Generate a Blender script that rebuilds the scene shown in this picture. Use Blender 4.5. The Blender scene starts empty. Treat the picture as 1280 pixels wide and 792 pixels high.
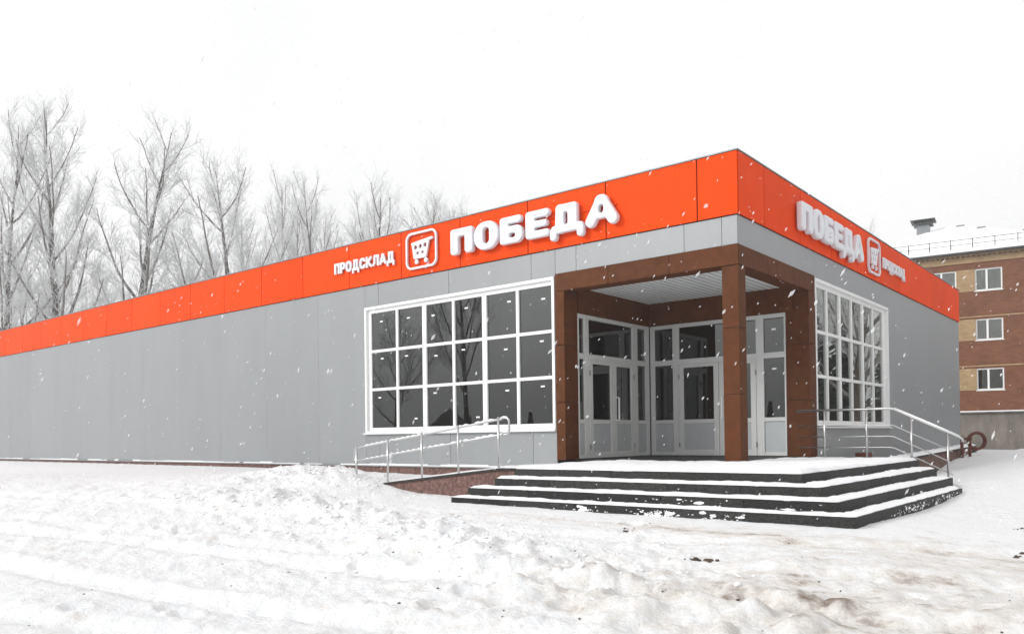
import bpy, bmesh, math, random
import numpy as np
from mathutils import Vector, Matrix

S = bpy.context.scene
COL = S.collection
UP = 1.5                      # the scene is laid out with z = 0 at eye level, then raised by UP
R = math.radians
rng = np.random.RandomState(7)
random.seed(7)

# ------------------------------------------------------------------ camera
CAM = Vector((6.3935, -14.6671, 0.0))
cr = Vector((0.77384479, 0.63325014, -0.01258986))
cu = Vector((0.01721781, -0.00116215, 0.99985109))
cw = Vector((-0.63314121, 0.77394632, 0.01180251))
cam_data = bpy.data.cameras.new('camera')
cam = bpy.data.objects.new('camera', cam_data)
COL.objects.link(cam)
m = Matrix(((cr.x, cu.x, -cw.x), (cr.y, cu.y, -cw.y), (cr.z, cu.z, -cw.z))).to_4x4()
cam.matrix_world = Matrix.Translation(CAM + Vector((0, 0, UP))) @ m
cam_data.sensor_width = 36
cam_data.lens = 36 * 1014.3 / 1280
cam_data.shift_y = 138.4 / 1280
cam_data.clip_end = 3000
cam_data.clip_start = 0.1
S.camera = cam

# ------------------------------------------------------------------ sky, sun, exposure
SUN_EL, SUN_AZ = R(27), R(212)        # azimuth clockwise from +Y: behind the left shoulder
world = bpy.data.worlds.new('World')
S.world = world
world.use_nodes = True
wn, wl = world.node_tree.nodes, world.node_tree.links
wn.clear()
sky = wn.new('ShaderNodeTexSky')
sky.sky_type = 'NISHITA'
sky.sun_disc = False
sky.sun_elevation = SUN_EL
sky.sun_rotation = SUN_AZ
sky.dust_density = 6
sky.air_density = 1.0
bw = wn.new('ShaderNodeRGBToBW')
wl.new(sky.outputs[0], bw.inputs[0])
mixw = wn.new('ShaderNodeMix')
mixw.data_type = 'RGBA'
mixw.inputs['Factor'].default_value = 0.75
wl.new(bw.outputs[0], mixw.inputs['A'])
cn = wn.new('ShaderNodeTexNoise')      # the closed cloud cover, a little uneven
cn.inputs['Scale'].default_value = 1.6
cn.inputs['Detail'].default_value = 3
ctc = wn.new('ShaderNodeTexCoord')
wl.new(ctc.outputs['Generated'], cn.inputs['Vector'])
crp = wn.new('ShaderNodeValToRGB')
crp.color_ramp.elements[0].position, crp.color_ramp.elements[0].color = 0.3, (0.87, 0.875, 0.89, 1)
crp.color_ramp.elements[1].position, crp.color_ramp.elements[1].color = 0.65, (1, 1, 1, 1)
wl.new(cn.outputs[0], crp.inputs[0])
csc = wn.new('ShaderNodeVectorMath')
csc.operation = 'SCALE'
csc.inputs['Scale'].default_value = 11.2
wl.new(crp.outputs[0], csc.inputs[0])
wl.new(csc.outputs[0], mixw.inputs['B'])
bg = wn.new('ShaderNodeBackground')
bg.inputs['Strength'].default_value = 0.1
wl.new(mixw.outputs['Result'], bg.inputs['Color'])
wo = wn.new('ShaderNodeOutputWorld')
wl.new(bg.outputs[0], wo.inputs['Surface'])
sd = bpy.data.lights.new('sun', 'SUN')
sd.energy = 1.5
sd.angle = R(18)
sd.color = (1.0, 0.985, 0.96)
sun = bpy.data.objects.new('sun', sd)
COL.objects.link(sun)
to_sun = Vector((math.sin(SUN_AZ) * math.cos(SUN_EL), math.cos(SUN_AZ) * math.cos(SUN_EL), math.sin(SUN_EL)))
sun.rotation_euler = to_sun.to_track_quat('Z', 'Y').to_euler()
S.view_settings.view_transform = 'Standard'
S.view_settings.look = 'None'
S.view_settings.exposure = 0.35
S.view_settings.gamma = 1.0

# ------------------------------------------------------------------ helpers
WL = {}          # world location of parents


class MB:
    def __init__(s):
        s.v, s.f, s.m = [], [], []

    def box(s, x0, x1, y0, y1, z0, z1, mi=0):
        b = len(s.v)
        s.v += [(x0, y0, z0), (x1, y0, z0), (x1, y1, z0), (x0, y1, z0), (x0, y0, z1), (x1, y0, z1), (x1, y1, z1), (x0, y1, z1)]
        for q in ((0, 3, 2, 1), (4, 5, 6, 7), (0, 1, 5, 4), (1, 2, 6, 5), (2, 3, 7, 6), (3, 0, 4, 7)):
            s.f.append(tuple(b + i for i in q))
            s.m.append(mi)
        return s

    def prism(s, pts, off, mi=0):
        """closed polygon pts extruded by vector off"""
        b, n = len(s.v), len(pts)
        s.v += [tuple(p) for p in pts] + [tuple(Vector(p) + Vector(off)) for p in pts]
        s.f.append(tuple(b + i for i in range(n)))
        s.f.append(tuple(b + n + i for i in reversed(range(n))))
        for i in range(n):
            j = (i + 1) % n
            s.f.append((b + j, b + i, b + n + i, b + n + j))
        s.m += [mi] * (n + 2)
        return s

    def tube(s, pts, r, k=8, mi=0, cap=True):
        pts = [Vector(p) for p in pts]
        n = len(pts)
        rad = r if isinstance(r, (list, tuple)) else [r] * n
        b = len(s.v)
        ref = None
        for i, p in enumerate(pts):
            t = (pts[min(i + 1, n - 1)] - pts[max(i - 1, 0)]).normalized()
            if ref is None:
                ref = t.orthogonal().normalized()
            a = (ref - t * ref.dot(t))
            if a.length < 1e-5:
                a = t.orthogonal()
            a.normalize()
            ref = a
            c = t.cross(a)
            for q in range(k):
                w = 2 * math.pi * q / k
                s.v.append(tuple(p + (a * math.cos(w) + c * math.sin(w)) * rad[i]))
        for i in range(n - 1):
            for q in range(k):
                q2 = (q + 1) % k
                s.f.append((b + i * k + q, b + i * k + q2, b + (i + 1) * k + q2, b + (i + 1) * k + q))
                s.m.append(mi)
        if cap:
            s.f.append(tuple(b + q for q in reversed(range(k))))
            s.f.append(tuple(b + (n - 1) * k + q for q in range(k)))
            s.m += [mi, mi]
        return s

    def build(s, name, mats, parent=None, bevel=0.0, smooth=False):
        v = np.array(s.v, dtype=float)
        lo, hi = v.min(0), v.max(0)
        c = Vector(((lo[0] + hi[0]) / 2, (lo[1] + hi[1]) / 2, lo[2]))
        me = bpy.data.meshes.new(name)
        me.from_pydata((v - np.array(c)).tolist(), [], s.f)
        mats = mats if isinstance(mats, (list, tuple)) else [mats]
        for mt in mats:
            me.materials.append(mt)
        if len(mats) > 1:
            me.polygons.foreach_set('material_index', s.m)
        if smooth:
            me.polygons.foreach_set('use_smooth', [True] * len(s.f))
        me.update()
        bmm = bmesh.new()
        bmm.from_mesh(me)
        bmesh.ops.recalc_face_normals(bmm, faces=bmm.faces)
        if bevel:
            bmesh.ops.bevel(bmm, geom=list(bmm.edges), offset=bevel, segments=1, affect='EDGES')
        bmm.to_mesh(me)
        bmm.free()
        return place(name, me, c, parent)


def place(name, me, c, parent=None):
    o = bpy.data.objects.new(name, me)
    COL.objects.link(o)
    c = Vector(c)
    if parent is not None:
        o.parent = parent
        o.location = c - WL[parent.name]
    else:
        o.location = c
    WL[o.name] = c
    return o


def again(o, c):
    """another piece that shares the mesh of o"""
    return place(o.name.split('.')[0], o.data, c, o.parent)


def thing(name, label, cat, loc, group=None):
    o = bpy.data.objects.new(name, None)
    o.empty_display_size = 0.3
    COL.objects.link(o)
    o.location = loc
    WL[o.name] = Vector(loc)
    return tag(o, label, cat, group)


def tag(o, label=None, cat=None, group=None, kind=None):
    if label:
        o['label'] = label
    if cat:
        o['category'] = cat
    if group:
        o['group'] = group
    if kind:
        o['kind'] = kind
    return o


def grid_obj(name, P, mat, parent=None, smooth=True):
    """P: (n, m, 3) array"""
    n, mm = P.shape[:2]
    idx = np.arange(n * mm).reshape(n, mm)
    f = np.stack([idx[:-1, :-1], idx[1:, :-1], idx[1:, 1:], idx[:-1, 1:]], -1).reshape(-1, 4)
    me = bpy.data.meshes.new(name)
    me.vertices.add(n * mm)
    me.vertices.foreach_set('co', P.reshape(-1).astype(np.float32))
    me.loops.add(f.size)
    me.loops.foreach_set('vertex_index', f.reshape(-1).astype(np.int32))
    me.polygons.add(len(f))
    me.polygons.foreach_set('loop_start', np.arange(0, f.size, 4, dtype=np.int32))
    if smooth:
        me.polygons.foreach_set('use_smooth', np.ones(len(f), dtype=bool))
    me.update(calc_edges=True)
    me.validate()
    me.materials.append(mat)
    return place(name, me, (0, 0, 0), parent)


# value noise in numpy
_perm = rng.permutation(512)
_perm = np.concatenate([_perm, _perm, _perm])
_val = rng.rand(512)


def vnoise(x, y, seed=0):
    xi, yi = np.floor(x).astype(int), np.floor(y).astype(int)
    xf, yf = x - xi, y - yi
    u, v = xf * xf * (3 - 2 * xf), yf * yf * (3 - 2 * yf)

    def h(a, b):
        return _val[_perm[(_perm[(a + seed * 57) % 512] + b) % 512] % 512]
    return (h(xi, yi) * (1 - u) + h(xi + 1, yi) * u) * (1 - v) + (h(xi, yi + 1) * (1 - u) + h(xi + 1, yi + 1) * u) * v


def fbm(x, y, oct=4, seed=0, gain=0.5):
    s, a, t = 0, 1, 0
    for i in range(oct):
        s = s + a * (vnoise(x, y, seed + i) - 0.5)
        t += a
        a *= gain
        ca, sa = math.cos(0.6), math.sin(0.6)
        x, y = (x * ca - y * sa) * 2.03 + 3.1, (x * sa + y * ca) * 2.03 - 1.7
    return s / t * 2


def sstep(a, b, x):
    t = np.clip((x - a) / (b - a), 0, 1)
    return t * t * (3 - 2 * t)


# ------------------------------------------------------------------ materials
def material(name, col, rough=0.6, metal=0.0, spec=0.5, var=0.0, vscale=3.0, bump=0.0, bscale=40.0, coat=0.0, col2=None, stretch=None):
    mt = bpy.data.materials.new(name)
    mt.use_nodes = True
    n, l = mt.node_tree.nodes, mt.node_tree.links
    b = n['Principled BSDF']
    b.inputs['Base Color'].default_value = (*col, 1)
    b.inputs['Roughness'].default_value = rough
    b.inputs['Metallic'].default_value = metal
    b.inputs['Specular IOR Level'].default_value = spec
    b.inputs['Coat Weight'].default_value = coat
    tc = n.new('ShaderNodeNewGeometry')
    src = tc.outputs['Position']
    if stretch:
        mp = n.new('ShaderNodeMapping')
        mp.inputs['Scale'].default_value = stretch
        l.new(src, mp.inputs['Vector'])
        src = mp.outputs[0]
    if var or col2:
        t = n.new('ShaderNodeTexNoise')
        t.inputs['Scale'].default_value = vscale
        t.inputs['Detail'].default_value = 5
        t.inputs['Roughness'].default_value = 0.6
        l.new(src, t.inputs['Vector'])
        rp = n.new('ShaderNodeValToRGB')
        rp.color_ramp.elements[0].position = 0.3
        rp.color_ramp.elements[1].position = 0.7
        c1 = tuple(max(0, c * (1 - var)) for c in col)
        c2 = col2 if col2 else tuple(min(1, c * (1 + var)) for c in col)
        rp.color_ramp.elements[0].color = (*c1, 1)
        rp.color_ramp.elements[1].color = (*c2, 1)
        l.new(t.outputs[0], rp.inputs[0])
        l.new(rp.outputs[0], b.inputs['Base Color'])
    if name in ('orange_panel', 'grey_cladding', 'brown_panel', 'dark_granite'):
        # every cassette comes out of the press a shade lighter or darker
        oi = n.new('ShaderNodeObjectInfo')
        mr = n.new('ShaderNodeMapRange')
        sp_ = {'grey_cladding': 0.035, 'dark_granite': 0.35}.get(name, 0.07)
        mr.inputs['To Min'].default_value = 1 - sp_
        mr.inputs['To Max'].default_value = 1 + sp_
        l.new(oi.outputs['Random'], mr.inputs[0])
        sc_ = n.new('ShaderNodeVectorMath')
        sc_.operation = 'SCALE'
        l.new(rp.outputs[0], sc_.inputs[0])
        l.new(mr.outputs[0], sc_.inputs['Scale'])
        l.new(sc_.outputs[0], b.inputs['Base Color'])
    if bump:
        t2 = n.new('ShaderNodeTexNoise')
        t2.inputs['Scale'].default_value = bscale
        t2.inputs['Detail'].default_value = 4
        l.new(src, t2.inputs['Vector'])
        bp = n.new('ShaderNodeBump')
        bp.inputs['Strength'].default_value = bump
        bp.inputs['Distance'].default_value = 0.02
        l.new(t2.outputs[0], bp.inputs['Height'])
        l.new(bp.outputs[0], b.inputs['Normal'])
    return mt


def glass_material(name, tint=0.12, f0=0.10):
    mt = bpy.data.materials.new(name)
    mt.use_nodes = True
    n, l = mt.node_tree.nodes, mt.node_tree.links
    n.clear()
    tr = n.new('ShaderNodeBsdfTransparent')
    tr.inputs[0].default_value = (tint, tint, tint * 0.97, 1)
    gl = n.new('ShaderNodeBsdfGlossy')
    gl.inputs['Color'].default_value = (0.97, 1, 0.97, 1)
    gl.inputs['Roughness'].default_value = 0.012
    lw = n.new('ShaderNodeFresnel')
    lw.inputs['IOR'].default_value = 1.52
    ml = n.new('ShaderNodeMath')
    ml.operation = 'MULTIPLY'
    ml.inputs[1].default_value = f0 / 0.05
    ml.use_clamp = True
    l.new(lw.outputs[0], ml.inputs[0])
    t = n.new('ShaderNodeTexNoise')
    t.inputs['Scale'].default_value = 0.9
    g = n.new('ShaderNodeNewGeometry')
    l.new(g.outputs['Position'], t.inputs['Vector'])
    bp = n.new('ShaderNodeBump')
    bp.inputs['Strength'].default_value = 0.08
    bp.inputs['Distance'].default_value = 0.01
    l.new(t.outputs[0], bp.inputs['Height'])
    l.new(bp.outputs[0], gl.inputs['Normal'])
    mx = n.new('ShaderNodeMixShader')
    l.new(ml.outputs[0], mx.inputs[0])
    l.new(tr.outputs[0], mx.inputs[1])
    l.new(gl.outputs[0], mx.inputs[2])
    o = n.new('ShaderNodeOutputMaterial')
    l.new(mx.outputs[0], o.inputs[0])
    return mt


def brick_material(name, c1, c2, mortar, u):
    """running bond along direction u (unit, horizontal)"""
    mt = bpy.data.materials.new(name)
    mt.use_nodes = True
    n, l = mt.node_tree.nodes, mt.node_tree.links
    b = n['Principled BSDF']
    b.inputs['Roughness'].default_value = 0.9
    g = n.new('ShaderNodeTexCoord')
    dp = n.new('ShaderNodeVectorMath')
    dp.operation = 'DOT_PRODUCT'
    dp.inputs[1].default_value = u
    l.new(g.outputs['Object'], dp.inputs[0])
    sp = n.new('ShaderNodeSeparateXYZ')
    l.new(g.outputs['Object'], sp.inputs[0])
    cb = n.new('ShaderNodeCombineXYZ')
    l.new(dp.outputs['Value'], cb.inputs[0])
    l.new(sp.outputs[2], cb.inputs[1])
    bt = n.new('ShaderNodeTexBrick')
    bt.inputs['Scale'].default_value = 1.0
    bt.inputs['Brick Width'].default_value = 0.26
    bt.inputs['Row Height'].default_value = 0.077
    bt.inputs['Mortar Size'].default_value = 0.008
    bt.inputs['Color1'].default_value = (*c1, 1)
    bt.inputs['Color2'].default_value = (*c2, 1)
    bt.inputs['Mortar'].default_value = (*mortar, 1)
    l.new(cb.outputs[0], bt.inputs['Vector'])
    t = n.new('ShaderNodeTexNoise')
    t.inputs['Scale'].default_value = 1.3
    t.inputs['Detail'].default_value = 6
    l.new(cb.outputs[0], t.inputs['Vector'])
    rp = n.new('ShaderNodeMapRange')
    rp.inputs['From Min'].default_value = 0.3
    rp.inputs['From Max'].default_value = 0.7
    rp.inputs['To Min'].default_value = 0.82
    rp.inputs['To Max'].default_value = 1.15
    l.new(t.outputs[0], rp.inputs[0])
    mx = n.new('ShaderNodeVectorMath')
    mx.operation = 'SCALE'
    l.new(bt.outputs[0], mx.inputs[0])
    l.new(rp.outputs[0], mx.inputs['Scale'])
    l.new(mx.outputs[0], b.inputs['Base Color'])
    bp = n.new('ShaderNodeBump')
    bp.inputs['Strength'].default_value = 0.6
    bp.inputs['Distance'].default_value = 0.01
    l.new(bt.outputs['Fac'], bp.inputs['Height'])
    bp.invert = True
    l.new(bp.outputs[0], b.inputs['Normal'])
    return mt


def ground_material():
    mt = bpy.data.materials.new('snow_ground')
    mt.use_nodes = True
    n, l = mt.node_tree.nodes, mt.node_tree.links
    b = n['Principled BSDF']
    b.inputs['Roughness'].default_value = 0.75
    b.inputs['Specular IOR Level'].default_value = 0.25
    g = n.new('ShaderNodeNewGeometry')
    at = n.new('ShaderNodeAttribute')
    at.attribute_name = 'dirt'
    at.attribute_type = 'GEOMETRY'
    # grit: fine speckle only where traffic churned the snow
    mp = n.new('ShaderNodeMapping')
    mp.inputs['Rotation'].default_value = (0, 0, R(-38))
    mp.inputs['Scale'].default_value = (1.0, 1.5, 1)
    l.new(g.outputs['Position'], mp.inputs[0])
    t = n.new('ShaderNodeTexNoise')
    t.inputs['Scale'].default_value = 3.2
    t.inputs['Detail'].default_value = 9
    t.inputs['Roughness'].default_value = 0.72
    l.new(mp.outputs[0], t.inputs[0])
    ad = n.new('ShaderNodeMath')
    ad.operation = 'MULTIPLY_ADD'
    l.new(at.outputs['Fac'], ad.inputs[0])
    ad.inputs[1].default_value = 0.27
    l.new(t.outputs[0], ad.inputs[2])
    rp = n.new('ShaderNodeValToRGB')
    e = rp.color_ramp.elements
    e[0].position, e[0].color = 0.55, (0.84, 0.85, 0.86, 1)
    e[1].position, e[1].color = 1.0, (0.22, 0.165, 0.125, 1)
    k = rp.color_ramp.elements.new(0.76)
    k.color = (0.71, 0.68, 0.645, 1)
    l.new(ad.outputs[0], rp.inputs[0])
    l.new(rp.outputs[0], b.inputs['Base Color'])
    t2 = n.new('ShaderNodeTexNoise')
    t2.inputs['Scale'].default_value = 14
    t2.inputs['Detail'].default_value = 8
    t2.inputs['Roughness'].default_value = 0.68
    l.new(g.outputs['Position'], t2.inputs[0])
    bp = n.new('ShaderNodeBump')
    bp.inputs['Strength'].default_value = 0.8
    bp.inputs['Distance'].default_value = 0.05
    l.new(t2.outputs[0], bp.inputs['Height'])
    l.new(bp.outputs[0], b.inputs['Normal'])
    return mt


M = dict(
    orange=material('orange_panel', (0.80, 0.062, 0.001), rough=0.55, spec=0.06, var=0.05, vscale=1.2, bump=0.06, bscale=1.5),
    grey=material('grey_cladding', (0.268, 0.279, 0.287), rough=0.38, spec=0.5, var=0.035, vscale=1.1, bump=0.05, bscale=1.2, stretch=(1, 1, 0.25)),
    brown=material('brown_panel', (0.096, 0.030, 0.0085), rough=0.6, spec=0.12, var=0.22, vscale=5, bump=0.05, bscale=6),
    backing=material('dark_backing', (0.03, 0.03, 0.03), rough=0.9),
    white=material('white_frame', (0.80, 0.81, 0.80), rough=0.35, spec=0.5, var=0.03, vscale=6),
    doorw=material('door_frame', (0.56, 0.57, 0.56), rough=0.4, var=0.04, vscale=5),
    infill=material('door_infill', (0.40, 0.42, 0.43), rough=0.45, var=0.05, vscale=4),
    letter=material('white_letter', (0.72, 0.74, 0.78), rough=0.35, spec=0.5),
    soffit=material('soffit_slat', (0.78, 0.80, 0.80), rough=0.5, var=0.04),
    granite_dark=material('dark_granite', (0.015, 0.015, 0.014), rough=0.6, spec=0.2, var=0.4, vscale=30, bump=0.1, bscale=60, col2=(0.045, 0.045, 0.043)),
    granite_red=material('red_granite', (0.10, 0.042, 0.032), rough=0.8, var=0.45, vscale=14, bump=0.5, bscale=30, col2=(0.24, 0.13, 0.11)),
    steel=material('stainless_steel', (0.55, 0.55, 0.55), rough=0.32, metal=1.0),
    snow=material('snow', (0.87, 0.88, 0.89), rough=0.7, spec=0.25, bump=0.4, bscale=25),
    concrete=material('weathered_concrete', (0.17, 0.15, 0.13), rough=0.95, var=0.35, vscale=2.6, bump=0.5, bscale=15, stretch=(1, 1, 0.35)),
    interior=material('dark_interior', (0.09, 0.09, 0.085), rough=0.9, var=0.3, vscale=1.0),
    metal_dark=material('dark_metal', (0.06, 0.062, 0.065), rough=0.5, metal=0.3),
    metal_grey=material('grey_sheet_metal', (0.22, 0.23, 0.24), rough=0.5, metal=0.4, var=0.2),
    bark=material('bark', (0.085, 0.068, 0.056), rough=0.95, var=0.45, vscale=5, bump=0.6, bscale=8, stretch=(1, 1, 0.3)),
    rime=material('rimed_branch', (0.62, 0.615, 0.61), rough=0.95, var=0.25, vscale=2.0),
    limb=material('rimed_limb', (0.19, 0.175, 0.16), rough=0.95, var=0.45, vscale=2.0),
    twig=material('frosted_twig', (0.70, 0.70, 0.70), rough=0.9, var=0.12, vscale=1.5),
    rust=material('rust_paint', (0.13, 0.036, 0.022), rough=0.8, var=0.3, vscale=8),
    curtain=material('curtain_cloth', (0.78, 0.80, 0.83), rough=0.9, var=0.12, vscale=2.0),
    soil=material('frozen_soil', (0.085, 0.06, 0.045), rough=0.95, var=0.4, vscale=20, bump=0.5),
    wood=material('dark_weathered_wood', (0.07, 0.055, 0.045), rough=0.9, var=0.3, vscale=3),
    evergreen=material('dark_needles', (0.035, 0.045, 0.03), rough=0.9, var=0.3, vscale=1),
    glass=glass_material('shop_glass'),
    glass_far=glass_material('house_glass', tint=0.75, f0=0.07),
    flake=None,
    sticker=material('white_sticker', (0.85, 0.85, 0.84), rough=0.6),
)
M['ground'] = ground_material()
fm_ = bpy.data.materials.new('snowflake')
fm_.use_nodes = True
fb_ = fm_.node_tree.nodes['Principled BSDF']
fb_.inputs['Base Color'].default_value = (0.9, 0.9, 0.92, 1)
fb_.inputs['Roughness'].default_value = 0.9
fb_.inputs['Alpha'].default_value = 0.36
M['flake'] = fm_
tm_ = M['twig']        # hoar frost lets light through
tn_, tl_ = tm_.node_tree.nodes, tm_.node_tree.links
t_d, t_t, t_m = tn_.new('ShaderNodeBsdfDiffuse'), tn_.new('ShaderNodeBsdfTranslucent'), tn_.new('ShaderNodeMixShader')
for q_ in (t_d, t_t):
    q_.inputs['Color'].default_value = (0.90, 0.905, 0.91, 1)
tl_.new(t_d.outputs[0], t_m.inputs[1])
tl_.new(t_t.outputs[0], t_m.inputs[2])
tl_.new(t_m.outputs[0], tn_['Material Output'].inputs['Surface'])
UD = Vector((0.99026807, 0.1391731, 0))       # apartment block facade direction
M['brick_red'] = brick_material('red_brick', (0.22, 0.082, 0.034), (0.17, 0.055, 0.020), (0.14, 0.070, 0.042), UD)
M['brick_yellow'] = brick_material('yellow_brick', (0.46, 0.31, 0.16), (0.37, 0.24, 0.12), (0.26, 0.19, 0.12), UD)

# ------------------------------------------------------------------ the ground sheet
CTRL = np.array([
    (6.4, -14.7, -1.5), (0, -14, -1.5), (-10, -14, -1.42), (10, -10, -1.42), (3, -9, -1.40), (-3, -9, -1.36), (6, -6, -1.27),
    (-12, -10, -1.22), (-20, -12, -1.15), (0, -20, -1.5), (14, -18, -1.5), (-15, -20, -1.4),
    (3.8, -5.3, -1.145), (0, -5.3, -1.13), (-3.1, -5.1, -1.10), (-5.3, -4.0, -1.07), (-6.4, -3.9, -0.92), (-7.3, -4.0, -0.86),
    (-8.7, -3.6, -0.86), (-9.5, -1.0, -0.90), (-11, -0.5, -0.88), (-13.5, -0.4, -0.86), (-20, -0.4, -0.83), (-30, -0.4, -0.81), (-43, -0.4, -0.79),
    (-40, -8, -0.82), (-16, -7.2, -0.90), (-25, -6, -0.84), (-60, 0, -0.7), (-60, -15, -0.9), (-12, -4, -0.85),
    (4.1, -2, -1.17), (4.1, 1.0, -1.10), (3.8, 2.6, -1.0), (3.2, 3.2, -0.98), (2.4, 4.2, -1.0), (1.8, 6, -1.06), (1.7, 10, -1.02), (1.9, 13, -0.70),
    (4, 8, -0.60), (3, 11, -0.50), (6, 11.5, -0.50), (10, 13, -0.52), (1, 18, -0.62), (4, 18, -0.72), (10, 24, -1.0), (0, 26, -1.1), (0, 34, -1.2),
    (10, 4, -0.85), (8, -2, -1.08), (14, -6, -1.2), (22, 8, -0.8), (20, -14, -1.3), (25, 30, -1.1), (-8, 25, -1.0), (-45, 12, -0.9), (-50, 40, -1.0),
    (-20, 10, -0.9), (-20, -35, -1.4), (20, -35, -1.4), (-8, 8, -0.9)])


def _tps_fit(P):
    n = len(P)
    d = np.linalg.norm(P[:, None, :2] - P[None, :, :2], axis=2)
    K = np.where(d > 0, d * d * np.log(d + 1e-9), 0) + np.eye(n) * 0.3
    A = np.zeros((n + 3, n + 3))
    A[:n, :n] = K
    A[:n, n] = 1
    A[:n, n + 1:] = P[:, :2]
    A[n:, :n] = A[:n, n:].T
    b = np.zeros(n + 3)
    b[:n] = P[:, 2]
    return np.linalg.solve(A, b)


_W = _tps_fit(CTRL)


def base_height(x, y):
    sh = x.shape
    x, y = x.ravel(), y.ravel()
    out = _W[-3] + _W[-2] * x + _W[-1] * y
    for i, (px, py, _) in enumerate(CTRL):
        d2 = (x - px) ** 2 + (y - py) ** 2 + 1e-9
        out = out + _W[i] * 0.5 * d2 * np.log(d2)
    r = np.hypot(x, y + 5)
    k = sstep(42, 75, r)
    out = out * (1 - k) + (-1.05) * k
    # ploughed heap beside the ramp
    out = out + 0.23 * np.exp(-(((x + 9.6) / 1.7) ** 2 + ((y + 2.7) / 1.1) ** 2)) + 0.15 * np.exp(-(((x + 7.2) / 0.9) ** 2 + ((y + 4.0) / 0.7) ** 2))
    return out.reshape(sh)


def clods(x, y, sc, seed):
    n = vnoise(x / sc, y / sc, seed)
    return np.clip(n - 0.52, 0, 1) ** 0.7


FOOT = []
_fr = random.Random(3)
for (ax0, ay0, ax1, ay1, nn) in ((5.5, -10.5, 0.5, -5.2, 14), (-6, -10, -1.5, -5.3, 13), (6.8, -6.0, 4.2, -1.0, 12), (3.0, -9.5, -7.5, -7.0, 18), (-1, -11.5, 5.2, -7.5, 14), (-12, -8, -5, -6, 19)):
    for k_ in range(nn):
        f_ = k_ / nn
        FOOT.append((ax0 + (ax1 - ax0) * f_ + _fr.gauss(0, .08), ay0 + (ay1 - ay0) * f_ + (0.14 if k_ % 2 else -0.14) + _fr.gauss(0, .08)))


def ground_height(x, y):
    h = base_height(x, y)
    # distance in front of the wall / steps sets how churned the snow is
    rough = 0.25 + 0.9 * sstep(-4.6, -6.4, y) * (1 - 0.55 * sstep(-9.6, -11, y))
    wallside = sstep(-9.0, -12.0, x) * sstep(-6.5, -4.2, y)
    rough = rough * (1 - 0.9 * wallside)
    heap = np.exp(-(((x + 8.6) / 2.6) ** 2 + ((y + 3.6) / 1.9) ** 2))
    rough = rough + 1.1 * heap
    right = sstep(3.3, 4.3, x) * sstep(-3.5, -1.0, y)
    rough = rough * (1 - 0.75 * right) + 0.25 * right * sstep(2.5, -2.0, y)
    lane = np.exp(-((y + 6.1 - 0.05 * x) / 0.75) ** 2) * sstep(-5, -2, x)      # trodden lane in front of the steps
    rough = rough * (1 - 0.75 * lane)
    far = 1 - sstep(25, 60, np.hypot(x, y))
    rough = rough * (0.2 + 0.8 * far)
    h = h + rough * (0.05 * fbm(x / 1.3, y / 1.3, 4, 3) + 0.026 * fbm(x / 0.33, y / 0.33, 4, 11, 0.6) + 0.022 * fbm(x / 0.12, y / 0.12, 3, 17, 0.6))
    ridge = np.exp(-((y + 7.7 + 0.18 * x + 0.5 * np.sin(x * 0.5)) / 0.75) ** 2) * sstep(7.5, 3.5, x) * sstep(-9, -6, x)
    lump = clods(x, y, 0.22, 21) * 0.10 + clods(x, y, 0.11, 31) * 0.055 + clods(x, y, 0.45, 41) * 0.12
    h = h + lump * (ridge * 1.2 + heap * 0.9 + 0.3 * rough) + 0.07 * ridge
    # wheel ruts crossing the yard
    for k, (off, dep) in enumerate(((-9.0, 0.06), (-10.5, 0.065), (-6.5, 0.035), (-8.1, 0.03), (-11.9, 0.05))):
        q = y - off - 0.16 * x + 0.25 * np.sin(x * 0.35 + k)
        h = h - dep * np.exp(-(q / 0.17) ** 2) + 0.4 * dep * np.exp(-((q - 0.33) / 0.14) ** 2)
    # footprints towards the steps and across the yard
    for k in range(90):
        fx, fy = FOOT[k]
        q = ((x - fx) / 0.13) ** 2 + ((y - fy) / 0.10) ** 2
        h = h - 0.045 * np.exp(-q * q) + 0.012 * np.exp(-((np.sqrt(q) - 1.5) / 0.35) ** 2)
    # kept below what is built on it
    under = (x > -3.0) & (x < 3.2) & (y > -4.5) & (y < 2.8)
    h = np.where(under, np.minimum(h, -1.2), h)
    store = (x > -43) & (x < -0.1) & (y > 0.15) & (y < 20)
    h = np.where(store, np.minimum(h, -1.0), h)
    return h


ang = np.concatenate([np.arange(-36, 38, 0.16), np.arange(38, 324, 2.2)])       # degrees round the view axis
rad = [0.0]
r_ = 2.2
while r_ < 700:
    rad.append(r_)
    r_ *= 1.0095 if r_ < 30 else (1.02 if r_ < 70 else 1.09)
rad = np.array(rad)
az0 = math.atan2(cw.y, cw.x)
A_, R_ = np.meshgrid(np.append(ang, ang[0] + 360) * math.pi / 180, rad, indexing='ij')
gx = CAM.x + R_ * np.cos(az0 - A_)
gy = CAM.y + R_ * np.sin(az0 - A_)
gz = ground_height(gx, gy)
ground = grid_obj('snow_ground', np.stack([gx, gy, gz], -1), M['ground'])
tag(ground, kind='structure')
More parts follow.
